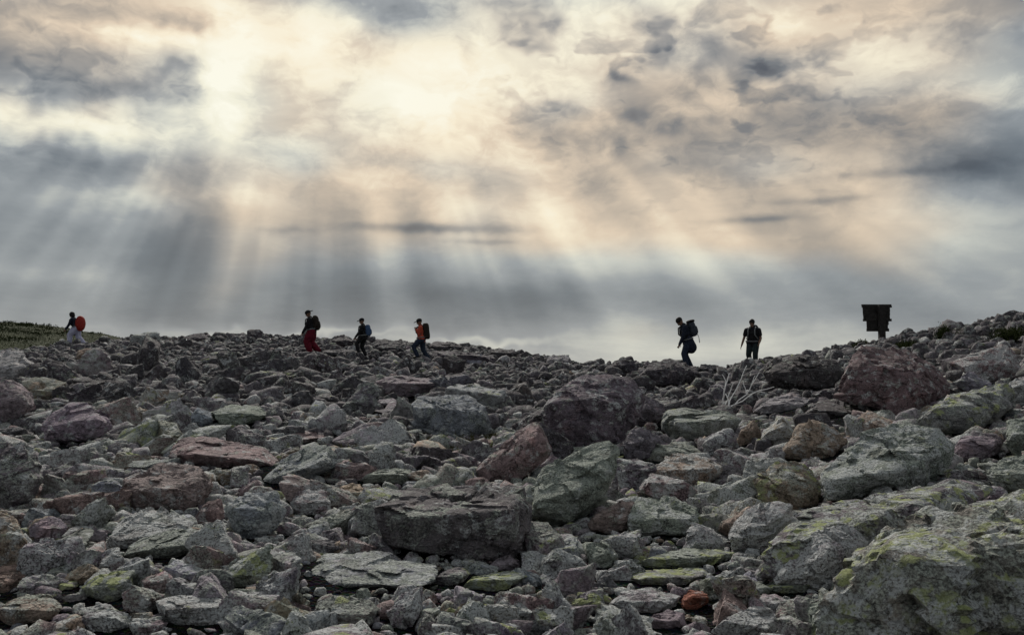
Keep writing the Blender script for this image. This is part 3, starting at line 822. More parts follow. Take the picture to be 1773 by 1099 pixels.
hero('pale speckled rock at the bottom edge, right of the rust-red stone', 1110, 0.8, 'pale grey', WH2, [(1228, 1095), (1255, 1071), (1303, 1048), (1345, 1060), (1350, 1100), (1290, 1115)], sharp=18)
hero('greenish crumbling rock left of the enormous corner boulder', 1120, 0.7, 'green-grey', YL, [(1395, 1110), (1400, 1050), (1430, 1030), (1460, 1050), (1470, 1120)])
hero('dark rock in the shade under the hump-backed boulder', 722, 0.8, 'dark grey', N0, [(1395, 716), (1420, 690), (1470, 694), (1500, 712), (1490, 735), (1430, 730)])
hero('long grey ledge below the dead white shrub, right', 712, 0.8, 'grey', N0, [(1300, 712), (1325, 690), (1370, 680), (1410, 690), (1400, 712), (1340, 722)])
hero('purple boulder with fractured face right of the yellow slab', 1015, 0.9, 'purple-grey', WH, [(925, 1012), (940, 990), (985, 985), (1010, 998), (1005, 1015), (950, 1022)])
LAND += [('the red-backpack hiker', 135, 570), ('the red-trousered hiker', 540, 578), ('the blue-backpack hiker', 632, 588), ('the orange-shirted hiker', 732, 592),
         ('the stooping hiker', 1192, 595), ('the hiker facing us', 1303, 590), ('the wooden sign', 1520, 555), ('the dead white shrub', 1280, 675)]

# ------------------------------------------------------------------ the rest of the boulder field, thrown down without large overlaps
SC = 0.5                                     # coarse picture used only to judge which stones show largest
MW, MH = int(W * SC), int(H * SC)


def paint(img, poly, val):
    x, y = poly[:, 0] * SC, poly[:, 1] * SC
    for row in range(max(0, int(y.min())), min(MH - 1, int(y.max())) + 1):
        yy = row + 0.5
        xs = []
        for i in range(len(x)):
            j = (i + 1) % len(x)
            if (y[i] <= yy) != (y[j] <= yy):
                xs.append(x[i] + (yy - y[i]) / (y[j] - y[i]) * (x[j] - x[i]))
        xs.sort()
        for a, b in zip(xs[::2], xs[1::2]):
            a, b = max(0, int(a)), min(MW, int(b) + 1)
            if b > a:
                img[row, a:b] = val


def convex_poly(o):
    """outline of the picture points of a stone"""
    p = sorted(map(tuple, o))
    def half(ps):
        h = []
        for q in ps:
            while len(h) > 1 and (h[-1][0] - h[-2][0]) * (q[1] - h[-2][1]) - (h[-1][1] - h[-2][1]) * (q[0] - h[-2][0]) <= 0:
                h.pop()
            h.append(q)
        return h
    return np.array(half(p)[:-1] + half(p[::-1])[:-1])


mask = np.zeros((MH, MW))                    # distance to the back of the stone seen there: in front of it nothing may hide it, behind it stones go on
for h in sorted(HEROES, key=lambda q: q['D']):
    h['poly'] = convex_poly(h['poly'])
    paint(mask, h['poly'].mean(0) + (h['poly'] - h['poly'].mean(0)) * 0.86, h['back'])
# picture columns just in front of the standing figures and the dead shrub stay low
KEEP = [(105, 535, 165, 598), (515, 530, 562, 616), (605, 545, 655, 622), (708, 545, 756, 632), (1165, 545, 1215, 632), (1280, 545, 1325, 618), (1235, 640, 1325, 706), (1617, 556, 1658, 590), (1715, 560, 1775, 588), (1545, 585, 1590, 604), (612, 868, 662, 925)]


def crest_y(u):
    return np.interp(u, _us, _D)


stones = []                                  # (x, y, z, r, seed)
grid = {}
CELL = 0.45
for rmin, rmax, ymax, tries, gap in ((0.20, 0.40, 47, 1600, 1.0), (0.12, 0.21, 47, 14500, 0.76), (0.08, 0.13, 47, 31000, 0.82), (0.08, 0.15, 9.5, 5000, 0.72), (0.045, 0.08, 17, 9000, 0.84), (0.04, 0.075, 9.0, 8000, 0.78), (0.02, 0.042, 8.0, 9000, 0.74)):
    yy = np.sqrt(rng.uniform(2.5 ** 2, ymax ** 2, tries))
    xx = rng.uniform(-1, 1, tries) * (0.645 * yy + 2.0)
    rr = np.minimum(rmin + (rmax - rmin) * rng.uniform(0, 1, tries) ** 1.6, 37 * yy / F)
    ok = yy < crest_y(xx / yy) + 3.0
    gz = ground(xx, yy)
    cxp, cyp = project(np.stack([xx, yy, gz + 0.2 * rr], 1))
    txp, typ = project(np.stack([xx, yy, gz + np.where(rr * F / yy > 11, 1.35, 0.9) * rr], 1))
    for i in np.nonzero(ok)[0]:
        x, y, r = xx[i], yy[i], rr[i]
        inside = False
        rp = r * F / y
        for (a, b) in ((cxp[i], cyp[i]), (txp[i], typ[i]), (txp[i] - 0.8 * rp, typ[i] + 0.25 * rp), (txp[i] + 0.8 * rp, typ[i] + 0.25 * rp), (cxp[i] - 1.1 * rp, cyp[i]), (cxp[i] + 1.1 * rp, cyp[i])):
            ia, ib = int(a * SC), int(b * SC)
            if 0 <= ia < MW and 0 <= ib < MH and y < mask[ib, ia]:
                inside = True
                break
        if inside:
            continue
        # a stone nearer than a figure must not hide it; near the crest the stones stay small so that the skyline keeps its line
        if any(k[0] - rp < cxp[i] < k[2] + rp and cyp[i] > k[3] - 2 and k[1] < typ[i] < k[3] - 5 for k in KEEP):
            continue
        if r > 0.22 and y > 0.62 * crest_y(x / y) and rng.uniform() < 0.92:
            continue
        if y > crest_y(x / y) - 0.5 and r > 0.17 and rng.uniform() < 0.85:
            continue
        cx_, cy_ = int(x // CELL), int(y // CELL)
        bad = False
        for a in (-1, 0, 1):
            for b in (-1, 0, 1):
                for (x2, y2, r2) in grid.get((cx_ + a, cy_ + b), ()):
                    if (x - x2) ** 2 + (y - y2) ** 2 < (gap * (r + r2)) ** 2 * 0.62:
                        bad = True
                        break
                if bad: break
            if bad: break
        if bad:
            continue
        grid.setdefault((cx_, cy_), []).append((x, y, r))
        stones.append((x, y, gz[i], r))
stones = np.array(stones)
NS = len(stones)
s_names = np.array(['grey', 'purple-grey', 'maroon-grey', 'green-grey', 'blue-grey', 'brown', 'dark grey', 'pale grey'])
s_tint = s_names[rng.choice(8, NS, p=[0.22, 0.18, 0.14, 0.14, 0.08, 0.10, 0.12, 0.02])]
# towards the crest the stones carry less lichen and get darker tints more often
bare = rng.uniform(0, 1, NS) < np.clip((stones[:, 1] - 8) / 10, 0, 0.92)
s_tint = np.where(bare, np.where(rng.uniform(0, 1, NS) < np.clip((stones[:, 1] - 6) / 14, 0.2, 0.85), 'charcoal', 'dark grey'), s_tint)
s_asp = np.stack([rng.uniform(0.95, 1.45, NS), rng.uniform(0.65, 1.0, NS), rng.uniform(0.38, 0.95, NS)], 1)
s_asp[:, 2] = np.where(stones[:, 1] > 17, np.maximum(s_asp[:, 2], 0.45) * 1.25, s_asp[:, 2])
s_rot = np.stack([rng.normal(0, 0.26, NS), rng.normal(-0.10, 0.26, NS), rng.uniform(0, 2 * math.pi, NS)], 1)
s_lich = np.stack([rng.uniform(0.1, 1.0, NS), np.clip(rng.normal(0.1, 0.35, NS), 0, 1.2), rng.uniform(0.1, 1.1, NS)], 1)
s_lich[bare] *= 0.4
s_seed = rng.integers(1, 10 ** 6, NS)

# which stones show largest
ids = np.full((MH, MW), -1, dtype=np.int32)
order = [(h['D'], 'h', k) for k, h in enumerate(HEROES)] + [(s[1], 's', k) for k, s in enumerate(stones)]
order.sort(key=lambda q: -q[0])
px_s, py_s = project(stones[:, :3] + np.array([0, 0, 1.0]) * (stones[:, 3] * s_asp[:, 2] * 0.45)[:, None])
for _, kind, k in order:
    if kind == 'h':
        paint(ids, HEROES[k]['poly'], -2)
    else:
        rp = stones[k, 3] * 1.1 * F / stones[k, 1] * SC
        hp = rp * max(0.45, s_asp[k, 2])
        a, b = px_s[k] * SC, py_s[k] * SC
        x0, x1, y0, y1 = int(a - rp), int(a + rp) + 1, int(b - hp), int(b + hp) + 1
        x0, y0, x1, y1 = max(x0, 0), max(y0, 0), min(x1, MW), min(y1, MH)
        if x1 <= x0 or y1 <= y0:
            continue
        Y, X = np.mgrid[y0:y1, x0:x1]
        ids[y0:y1, x0:x1][((X + .5 - a) / rp) ** 2 + ((Y + .5 - b) / hp) ** 2 < 1] = k
shown = np.bincount(ids[ids >= 0].ravel(), minlength=NS)
single = np.argsort(-shown)[:max(0, 298 - len(HEROES))]
is_single = np.zeros(NS, dtype=bool)
is_single[single] = True


def corner_points(lr, n=8):
    """corners of a broken block: a box knocked out of shape, often with one end pinched to a wedge"""
    p = np.array([(a, b, c) for a in (-1, 1) for b in (-1, 1) for c in (-1, 1)], float)
    p = p + lr.uniform(-0.50, 0.50, p.shape)
    if lr.uniform() < 0.55:
        p[p[:, 0] > 0] *= np.array([1.0, lr.uniform(0.35, 0.9), lr.uniform(0.25, 0.8)])
    if lr.uniform() < 0.5:
        p[p[:, 2] > 0] *= np.array([lr.uniform(0.5, 0.95), lr.uniform(0.5, 0.95), 1.0])
    extra = lr.uniform(-0.8, 0.8, (1, 3))
    extra[:, 2] = np.sign(extra[:, 2]) * lr.uniform(1.0, 1.4, 1)
    return np.vstack([p, extra])


GROUP = 'rocks of the boulder field'
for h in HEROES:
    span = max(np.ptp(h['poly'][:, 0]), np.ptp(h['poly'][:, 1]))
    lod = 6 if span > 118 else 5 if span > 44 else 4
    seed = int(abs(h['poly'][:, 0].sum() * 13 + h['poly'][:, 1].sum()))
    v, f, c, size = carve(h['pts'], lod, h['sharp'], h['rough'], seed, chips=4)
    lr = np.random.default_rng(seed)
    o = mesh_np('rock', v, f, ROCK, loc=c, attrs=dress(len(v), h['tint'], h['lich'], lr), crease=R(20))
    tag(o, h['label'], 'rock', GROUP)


def place_word(dx, dy):
    if abs(dx) > 2.2 * abs(dy): return 'right of' if dx > 0 else 'left of'
    if abs(dy) > 2.2 * abs(dx): return 'below' if dy > 0 else 'above'
    return ('lower ' if dy > 0 else 'upper ') + ('right of' if dx > 0 else 'left of')


def euler_np(r):
    return np.array(Euler(r, 'XYZ').to_matrix())


pend = {}
for k in single:
    x, y, z, r = stones[k]
    lr = np.random.default_rng(int(s_seed[k]))
    pts = corner_points(lr) * s_asp[k] * r @ euler_np(s_rot[k]).T
    span = 2.2 * r * F / y
    lod = 5 if span > 58 else 4
    v, f, c, size = carve(pts, lod, lr.uniform(18, 36), 1.0, int(s_seed[k]), chips=2)
    zc = z + r * s_asp[k, 2] * lr.uniform(0.15, 0.75)
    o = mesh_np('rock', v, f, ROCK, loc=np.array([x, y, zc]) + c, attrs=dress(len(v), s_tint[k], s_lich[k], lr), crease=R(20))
    shape = 'slab' if s_asp[k, 2] < 0.50 else 'block' if s_asp[k, 2] > 0.74 else 'rock'
    big = 'large' if span > 75 else 'small' if span < 34 else 'middling'
    px, py = float(px_s[k]), float(py_s[k])
    dl = [math.hypot(px - L[1], (py - L[2]) * 1.2) for L in LAND]
    j = int(np.argmin(dl))
    text = f'{s_tint[k]} {shape} {place_word(px - LAND[j][1], py - LAND[j][2])} {LAND[j][0]}'
    pend.setdefault(text, []).append((dl[j], big, o))
ORD = ['nearest', 'second nearest', 'third nearest', 'fourth nearest', 'fifth nearest', 'sixth nearest', 'seventh nearest', 'eighth nearest', 'ninth nearest']
for text, items in pend.items():
    items.sort(key=lambda q: q[0])
    for q, (_, big, o) in enumerate(items):
        tag(o, f'{big} {text}' if len(items) == 1 else f'{ORD[min(q, 8)]} {big} {text}', 'rock', GROUP)

# the small stones between them: nobody could count these
protos = {}
for lod in (1, 2, 3):
    protos[lod] = []
    for q in range(48):
        lr = np.random.default_rng(900 + q)
        v, f, c, size = carve(corner_points(lr), lod, 30.0, 1.0, 900 + q, chips=1)
        protos[lod].append((v, f))
V, Fc, TI, LI, nv = [], [], [], [], 0
for k in np.nonzero(~is_single)[0]:
    x, y, z, r = stones[k]
    lod = 3 if r * F / y > 21 and shown[k] > 6 else 1 if r * F / y < 6.5 and s_seed[k] % 3 else 2
    v, f = protos[lod][s_seed[k] % 48]
    u = (s_seed[k] % 1000) / 1000.0
    w = (v * s_asp[k] * r) @ euler_np(s_rot[k]).T + np.array([x, y, z + r * s_asp[k, 2] * (-0.1 + 0.85 * u)])
    V.append(w); Fc.append(f + nv); nv += len(w)
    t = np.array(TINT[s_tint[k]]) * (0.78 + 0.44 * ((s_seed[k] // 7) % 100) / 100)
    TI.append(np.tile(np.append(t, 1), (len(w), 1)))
    LI.append(np.tile(s_lich[k], (len(w), 1)))
V, Fc = np.concatenate(V), np.concatenate(Fc)
o = mesh_np('loose_stones', V, Fc, ROCK, smooth=False, attrs={'tint': ('FLOAT_COLOR', np.concatenate(TI)), 'lichen': ('FLOAT_VECTOR', np.concatenate(LI))})
tag(o, 'small loose grey stones filling the gaps between the rocks', 'stones', kind='stuff')
print('STONES', NS, 'heroes', len(HEROES), 'loose tris', len(Fc), 'all tris', sum(len(q.data.polygons) for q in COL.objects if q.type == 'MESH'))

# ------------------------------------------------------------------ figure parts: tubes and lumps grown together into one skin
def tube_np(path, radii, seg=10):
    """closed tapered tube with round ends along 3-D points"""
    path = [np.array(p, float) for p in path]
    rings, n_ = [], len(path)
    def frame(t):
        t = t / (np.linalg.norm(t) + 1e-9)
        a = np.array([0, 0, 1.0]) if abs(t[2]) < 0.9 else np.array([1.0, 0, 0])
        u = np.cross(t, a); u /= np.linalg.norm(u)
        return t, u, np.cross(t, u)
    P, Rr, T = [], [], []
    t0 = path[1] - path[0]; t0 /= np.linalg.norm(t0) + 1e-9
    t1 = path[-1] - path[-2]; t1 /= np.linalg.norm(t1) + 1e-9
    for q in (0.98, 0.7, 0.35):
        P.append(path[0] - t0 * radii[0] * q); Rr.append(radii[0] * math.sqrt(max(1 - q * q, 0.02))); T.append(t0)
    for i in range(n_):
        t = path[min(i + 1, n_ - 1)] - path[max(i - 1, 0)]
        P.append(path[i]); Rr.append(radii[i]); T.append(t)
    for q in (0.35, 0.7, 0.98):
        P.append(path[-1] + t1 * radii[-1] * q); Rr.append(radii[-1] * math.sqrt(max(1 - q * q, 0.02))); T.append(t1)
    V = []
    pu = None
    for p, r, t in zip(P, Rr, T):
        t, u, w = frame(np.array(t))
        if pu is not None:
            u = pu - t * (pu @ t); u /= np.linalg.norm(u) + 1e-9
            w = np.cross(t, u)
        pu = u
        for k in range(seg):
            a = 2 * math.pi * k / seg
            V.append(p + r * (math.cos(a) * u + math.sin(a) * w))
    m = len(P)
    Fq = []
    for i in range(m - 1):
        for k in range(seg):
            a, b = i * seg + k, i * seg + (k + 1) % seg
            Fq.append((a, b, b + seg)); Fq.append((a, b + seg, a + seg))
    c0, c1 = len(V), len(V) + 1
    V += [P[0], P[-1]]
    for k in range(seg):
        Fq.append((c0, (k + 1) % seg, k)); Fq.append((c1, (m - 1) * seg + k, (m - 1) * seg + (k + 1) % seg))
    return np.array(V), np.array(Fq)


def lump_np(c, r, rot=None, sub=3, power=2.0):
    """ellipsoid or, with a higher power, a rounded box"""
    v, f = ICO[sub]
    k = (np.abs(v) ** power).sum(1) ** (1.0 / power)
    p = v / k[:, None] * np.array(r)
    if rot is not None:
        p = p @ np.array(rot).T
    return p + np.array(c), f


def rotY(a):
    """tilt in the walking plane: positive leans forward"""
    c, s = math.cos(a), math.sin(a)
    return np.array([[c, 0, s], [0, 1, 0], [-s, 0, c]])


def join(parts):
    V, Fq, k = [], [], 0
    for v, f in parts:
        V.append(v); Fq.append(f + k); k += len(v)
    return np.concatenate(V), np.concatenate(Fq)


def grown(name, parts, mat, parent, voxel=0.013, loc=(0, 0, 0)):
    """overlapping lumps remeshed into one continuous surface"""
    v, f = join(parts)
    tmp = mesh_np(name + '_tmp', v, f, mat)
    m = tmp.modifiers.new('r', 'REMESH'); m.mode = 'VOXEL'; m.voxel_size = voxel; m.use_smooth_shade = True
    s = tmp.modifiers.new('s', 'SMOOTH'); s.factor = 0.5; s.iterations = 2
    dg = bpy.context.evaluated_depsgraph_get()
    me = bpy.data.meshes.new_from_object(tmp.evaluated_get(dg))
    me.name = name
    bpy.data.objects.remove(tmp)
    if not me.materials: me.materials.append(mat)
    o = bpy.data.objects.new(name, me)
    o.location = loc
    if parent: o.parent = parent
    COL.objects.link(o)
    return o


def ik(a, b, l1, l2, bend):
    a, b = np.array(a, float), np.array(b, float)
    d_ = b - a
    L = min(np.linalg.norm(d_), (l1 + l2) * 0.995)
    t = d_ / (np.linalg.norm(d_) + 1e-9)
    x = (l1 * l1 - l2 * l2 + L * L) / (2 * L)
    h = math.sqrt(max(l1 * l1 - x * x, 0))
    w = np.array(bend, float) - t * (np.array(bend, float) @ t)
    w /= np.linalg.norm(w) + 1e-9
    return a + t * x + w * h, a + t * L


M_ = {
    'skin': plain('skin', (0.20, 0.12, 0.085), 0.6, 0.1), 'hair': plain('dark_hair', (0.012, 0.010, 0.009), 0.7),
    'black': plain('black_cloth', (0.012, 0.012, 0.014), 0.9, 0.3, 30), 'navy': plain('navy_cloth', (0.014, 0.018, 0.032), 0.9, 0.3, 30),
    'white': plain('pale_lavender_cloth', (0.42, 0.42, 0.55), 0.9, 0.15, 9), 'red': plain('red_nylon', (0.27, 0.022, 0.015), 0.7, 0.2, 9),
    'darkred': plain('dark_red_cloth', (0.11, 0.006, 0.017), 0.9, 0.25, 9), 'blue': plain('blue_nylon', (0.045, 0.085, 0.17), 0.7, 0.2, 12),
    'orange': plain('coral_orange_cloth', (0.42, 0.075, 0.042), 0.9, 0.15, 12), 'jeans': plain('dark_denim', (0.022, 0.031, 0.052), 0.9, 0.3, 25),
    'brown': plain('dark_brown_canvas', (0.022, 0.017, 0.013), 0.85, 0.3, 20), 'slate': plain('slate_nylon', (0.030, 0.038, 0.052), 0.7, 0.3, 12),
    'maroon': plain('dark_maroon_cloth', (0.045, 0.018, 0.024), 0.9, 0.3, 12), 'teal': plain('dark_teal_cloth', (0.016, 0.026, 0.028), 0.9, 0.3, 12),
    'strap': plain('grey_webbing', (0.16, 0.17, 0.17), 0.8, 0.2, 30), 'boot': plain('worn_boot', (0.03, 0.026, 0.022), 0.8, 0.3, 20),
    'eye': plain('eye', (0.02, 0.015, 0.012), 0.3, 0.1), 'lip': plain('lip', (0.16, 0.07, 0.06), 0.6, 0.1),
}


def person(label, px, depth, head_py, lean, head, feet, hands, top, legs, shirt=None, hat=None, baggy=1.0, rz=math.pi, sleeves=True, hem=None, sink=0.06, top_u=None):
    """feet: (forward, up) of left and right; hands: (forward, side, up) of left and right; returns the figure and its frame"""
    x = ray(px, 600)[0] * depth
    z = float(ground(np.array([x]), np.array([depth]))[0]) + sink
    A = rotY(lean)
    hip = np.array([0, 0, 0.93 - 0.10 * abs(feet[0][0] - feet[1][0])])
    up = A @ np.array([0, 0, 1.0])
    fw = A @ np.array([1.0, 0, 0])
    side = np.array([0, 1.0, 0])
    waist, chest, neck = hip + up * 0.16, hip + up * 0.36, hip + up * 0.55
    Hd = rotY(lean + head)
    hu, hf = Hd @ np.array([0, 0, 1.0]), Hd @ np.array([1.0, 0, 0])
    skull = neck + (up * 0.4 + hu * 0.6) * 0.17 + hf * 0.025
    crown_top = (skull + hu * 0.13)[2]
    want = EYE + ray(px, head_py)[2] * depth - z
    s = want / crown_top
    root = empty('person', (x, depth, z), rz)
    root.scale = (s, s, s)
    tag(root, label, 'person', 'hikers crossing the boulder field')
    sk, jk, tr = [], [], []
    # torso
    sk += [tube_np([hip - up * 0.02, waist, chest, hip + up * 0.48], [0.125, 0.115, 0.135, 0.09]), tube_np([hip + side * 0.08, hip - side * 0.08], [0.11, 0.11])]
    sk += [tube_np([hip + up * 0.46, neck, skull - hu * 0.05], [0.07, 0.055, 0.055])]
    # head: skull, jaw, nose, brow, ears
    sk += [lump_np(skull + hu * 0.025 - hf * 0.01, (0.108, 0.088, 0.116), Hd), lump_np(skull - hu * 0.066 + hf * 0.035, (0.068, 0.060, 0.066), Hd),
           tube_np([skull + hf * 0.095 + hu * 0.01, skull + hf * 0.118 - hu * 0.028], [0.010, 0.016]), tube_np([skull + hf * 0.082 + hu * 0.03 + side * 0.03, skull + hf * 0.082 + hu * 0.03 - side * 0.03], [0.014, 0.014])]
    for q in (-1, 1):
        sk.append(lump_np(skull + side * q * 0.08 - hf * 0.005 - hu * 0.01, (0.022, 0.012, 0.034), Hd))
    sho_c = hip + up * 0.455
    jk += [tube_np([hip + up * 0.0, waist, chest, hip + up * 0.46], [0.185, 0.178, 0.195, 0.13]), tube_np([hip + side * 0.085 + up * 0.03, hip - side * 0.085 + up * 0.03], [0.165, 0.165]),
           tube_np([sho_c + side * 0.17, sho_c - side * 0.17], [0.105, 0.105]), tube_np([hip + up * 0.46, hip + up * 0.54], [0.115, 0.09])]
    if hem is not None:
        jk.append(tube_np([hip + up * 0.12, hip - up * 0.02 + np.array(hem) * 0.3, hip + np.array(hem)], [0.175, 0.20, 0.205]))
    tr += [tube_np([hip + side * 0.08, hip - side * 0.08], [0.162, 0.162]), tube_np([hip + up * 0.10, hip - up * 0.04], [0.155, 0.158])]
    for q, (ff, fu) in ((1, feet[0]), (-1, feet[1])):
        hj = hip + side * q * 0.098
        ank = np.array([ff, q * 0.12, fu + 0.085])
        knee, ank = ik(hj, ank, 0.44, 0.43, (1, q * 0.12, 0))
        sk.append(tube_np([hj, (hj + knee) / 2, knee, (knee * 0.65 + ank * 0.35), ank], [0.090, 0.075, 0.054, 0.052, 0.038]))
        toe = ank + np.array([0.15, q * 0.02, -0.045])
        sk.append(tube_np([ank + np.array([-0.04, 0, -0.045]), toe], [0.036, 0.028]))
        tr.append(tube_np([hj, (hj + knee) / 2, knee, (knee + ank) / 2, ank + np.array([0, 0, 0.03])], [0.128 * min(baggy, 1.25), 0.114 * baggy, 0.094 * baggy, 0.088 * baggy, 0.074 * baggy]))
        sh = grown('shoe', [tube_np([ank + np.array([-0.05, 0, -0.045]), ank + np.array([0.06, 0, -0.045]), toe + np.array([0.02, 0, -0.005])], [0.050, 0.050, 0.042]), tube_np([ank + np.array([0, 0, -0.04]), ank + np.array([0, 0, 0.04])], [0.05, 0.055])], M_['boot'], root, 0.02)
    sl = []
    for q, hd in ((1, hands[0]), (-1, hands[1])):
        sj = sho_c + side * q * 0.215
        el_, wr = ik(sj, np.array(hd, float), 0.30, 0.27, (-1, q * 0.35, -0.25))
        sk.append(tube_np([sj, (sj + el_) / 2, el_, (el_ * 0.6 + wr * 0.4), wr], [0.060, 0.054, 0.045, 0.044, 0.032]))
        end = wr if sleeves else (sj * 0.45 + el_ * 0.55)
        (jk if sleeves else sl).append(tube_np([sj, (sj + el_) / 2, el_, end], [0.092, 0.082, 0.070, 0.052]) if sleeves else tube_np([sj, end], [0.094, 0.084]))
        dr = (wr - el_) / (np.linalg.norm(wr - el_) + 1e-9)
        nn = side * q - dr * (dr @ (side * q)); nn /= np.linalg.norm(nn) + 1e-9     # back of the hand
        ac = np.cross(dr, nn)                                                        # across the knuckles
        palm = wr + dr * 0.045
        sk.append(lump_np(palm, (0.052, 0.018, 0.040), np.stack([dr, nn, ac], 1)))
        for j, (o_, L) in enumerate(((-0.030, 0.062), (-0.010, 0.074), (0.010, 0.070), (0.030, 0.054))):
            a0 = palm + dr * 0.040 + ac * o_
            a1 = a0 + dr * L * 0.5 - nn * 0.006 + ac * o_ * 0.25
            a2 = a1 + dr * L * 0.42 - nn * 0.024
            sk.append(tube_np([a0, a1, a2], [0.0095, 0.0088, 0.0075], 6))
        b0 = palm - dr * 0.015 - ac * 0.036
        b1 = b0 + dr * 0.030 - ac * 0.026 - nn * 0.010
        sk.append(tube_np([b0, b1, b1 + dr * 0.028 - nn * 0.010], [0.012, 0.011, 0.009], 6))
    body = grown('body', sk, M_['skin'], root, 0.0135)
    grown('jacket' if sleeves else 'shirt', jk + sl, M_[top], root, 0.022)
    grown('trousers', tr, M_[legs], root, 0.022)
    for q in (-1, 1):
        v, f = lump_np(skull + hf * 0.095 + side * q * 0.032 + hu * 0.008, (0.008, 0.013, 0.007), Hd, 2)
        mesh_np('eye', v, f, M_['eye'], parent=root)
    v, f = lump_np(skull + hf * 0.096 - hu * 0.062, (0.008, 0.024, 0.006), Hd, 2)
    mesh_np('mouth', v, f, M_['lip'], parent=root)
    if hat in ('cap', 'cap_back'):
        d_ = 1 if hat == 'cap' else -1
        cp = [lump_np(skull + hu * 0.052 - hf * 0.008, (0.124, 0.106, 0.098), Hd)]
        cap = grown('cap', cp, M_['black'], root, 0.016)
        bv = lump_np(skull + hu * 0.045 + hf * d_ * 0.150, (0.082, 0.076, 0.013), rotY(lean + head + 0.16 * d_), 3, 2.6)
        mesh_np('brim', bv[0], bv[1], M_['black'], parent=cap)
    elif hat == 'bob':
        grown('hair', [lump_np(skull + hu * 0.025 - hf * 0.03, (0.135, 0.125, 0.130), Hd), lump_np(skull - hu * 0.06 - hf * 0.05, (0.095, 0.120, 0.095), Hd)], M_['hair'], root, 0.017)
    else:
        grown('hair', [lump_np(skull + hu * 0.045 - hf * 0.022, (0.118, 0.102, 0.108), Hd)], M_['hair'], root, 0.017)
    def world(p):
        p = np.array(p) * s
        c, sn = math.cos(rz), math.sin(rz)
        return np.array([x + c * p[0] - sn * p[1], depth + sn * p[0] + c * p[1], z + p[2]])
    return dict(root=root, s=s, A=A, hip=hip, up=up, fw=fw, side=side, sho=sho_c, world=world, rz=rz, lean=lean, neck=neck, skull=skull)


def backpack(label, pr, size, mat, low=0.10, back=0.17, lid=None, pocket=True, power=3.2, group=None, taper=0.85, dangling=False, tilt=0.0):
    """pack worn on the back: bag, lid, pocket, two shoulder straps and a hip belt; size is depth, width, height"""
    dp, wdt, ht = np.array(size) / 2
    base = pr['hip'] + pr['up'] * (low + ht) - pr['fw'] * (back + dp * 0.55)
    root = empty('backpack', pr['world'](base - pr['up'] * ht), pr['rz'])
    root.scale = (pr['s'],) * 3
    tag(root, label, 'backpack', 'backpacks worn by the hikers')
    A = rotY(pr['lean'] + tilt)
    o0 = base - pr['up'] * ht
    def part(name, c, r, m, pw=power, parent=root, tp=1.0):
        v, f = lump_np((0, 0, 0), r, None, 4, pw)
        k = (v[:, 2] / r[2] + 1) / 2
        v = v * np.stack([1 - (1 - tp) * k, 1 - (1 - tp) * k, np.ones(len(v))], 1)
        v = v + 0.012 * fbm(v * 9 + 5, 2, 3)[:, None] * np.array([1, 1, 0.5])
        v = v @ A.T + (np.array(c) - o0)
        return mesh_np(name, v, f, M_[m], parent=parent)
    part('bag', base, (dp, wdt, ht), mat, tp=taper)
    if lid:
        part('lid', base + pr['up'] * ht * 0.86 - pr['fw'] * 0.01, (dp * 0.98, wdt * 0.92, ht * 0.20), lid, 2.6)
    if pocket:
        part('pocket', base - pr['fw'] * dp * 0.80 - pr['up'] * ht * 0.25, (dp * 0.42, wdt * 0.75, ht * 0.50), mat, 2.8)
    for q in (-1, 1):
        sd = pr['side'] * q * 0.115
        pth = [base + pr['up'] * ht * 0.55 + pr['fw'] * dp * 0.8 + sd, pr['sho'] + pr['up'] * 0.115 - pr['fw'] * 0.02 + sd, pr['sho'] + pr['up'] * 0.03 + pr['fw'] * 0.165 + sd,
               pr['sho'] - pr['up'] * 0.16 + pr['fw'] * 0.205 + sd * 1.1, pr['hip'] + pr['up'] * 0.16 + pr['fw'] * 0.10 + sd * 1.7, base - pr['up'] * ht * 0.6 + pr['fw'] * dp * 0.8 + sd * 1.2]
        v, f = tube_np([p - o0 for p in pth], [0.022] * 6, 8)
        mesh_np('shoulder_strap', v, f, M_['strap'] if dangling == 'light' else M_['black'], parent=root)
    a = np.linspace(-2.5, 2.5, 15)
    pth = [pr['hip'] + pr['up'] * 0.07 + pr['fw'] * 0.20 * math.cos(t) + pr['side'] * 0.25 * math.sin(t) for t in a]
    v, f = tube_np([p - o0 for p in pth], [0.020] * 15, 8)
    mesh_np('hip_belt', v, f, M_['strap'], parent=root)
    if dangling is True:
        p0 = base - pr['fw'] * dp * 0.9 - pr['up'] * ht * 0.7
        v, f = tube_np([p - o0 for p in (p0, p0 + np.array([-0.05, 0.03, -0.14]), p0 + np.array([-0.07, 0.03, -0.30]))], [0.010, 0.009, 0.014], 6)
        mesh_np('loose_strap', v, f, M_['strap'], parent=root)
    return root


def spot(px, py):
    return float(on_ground(px, py)[1])


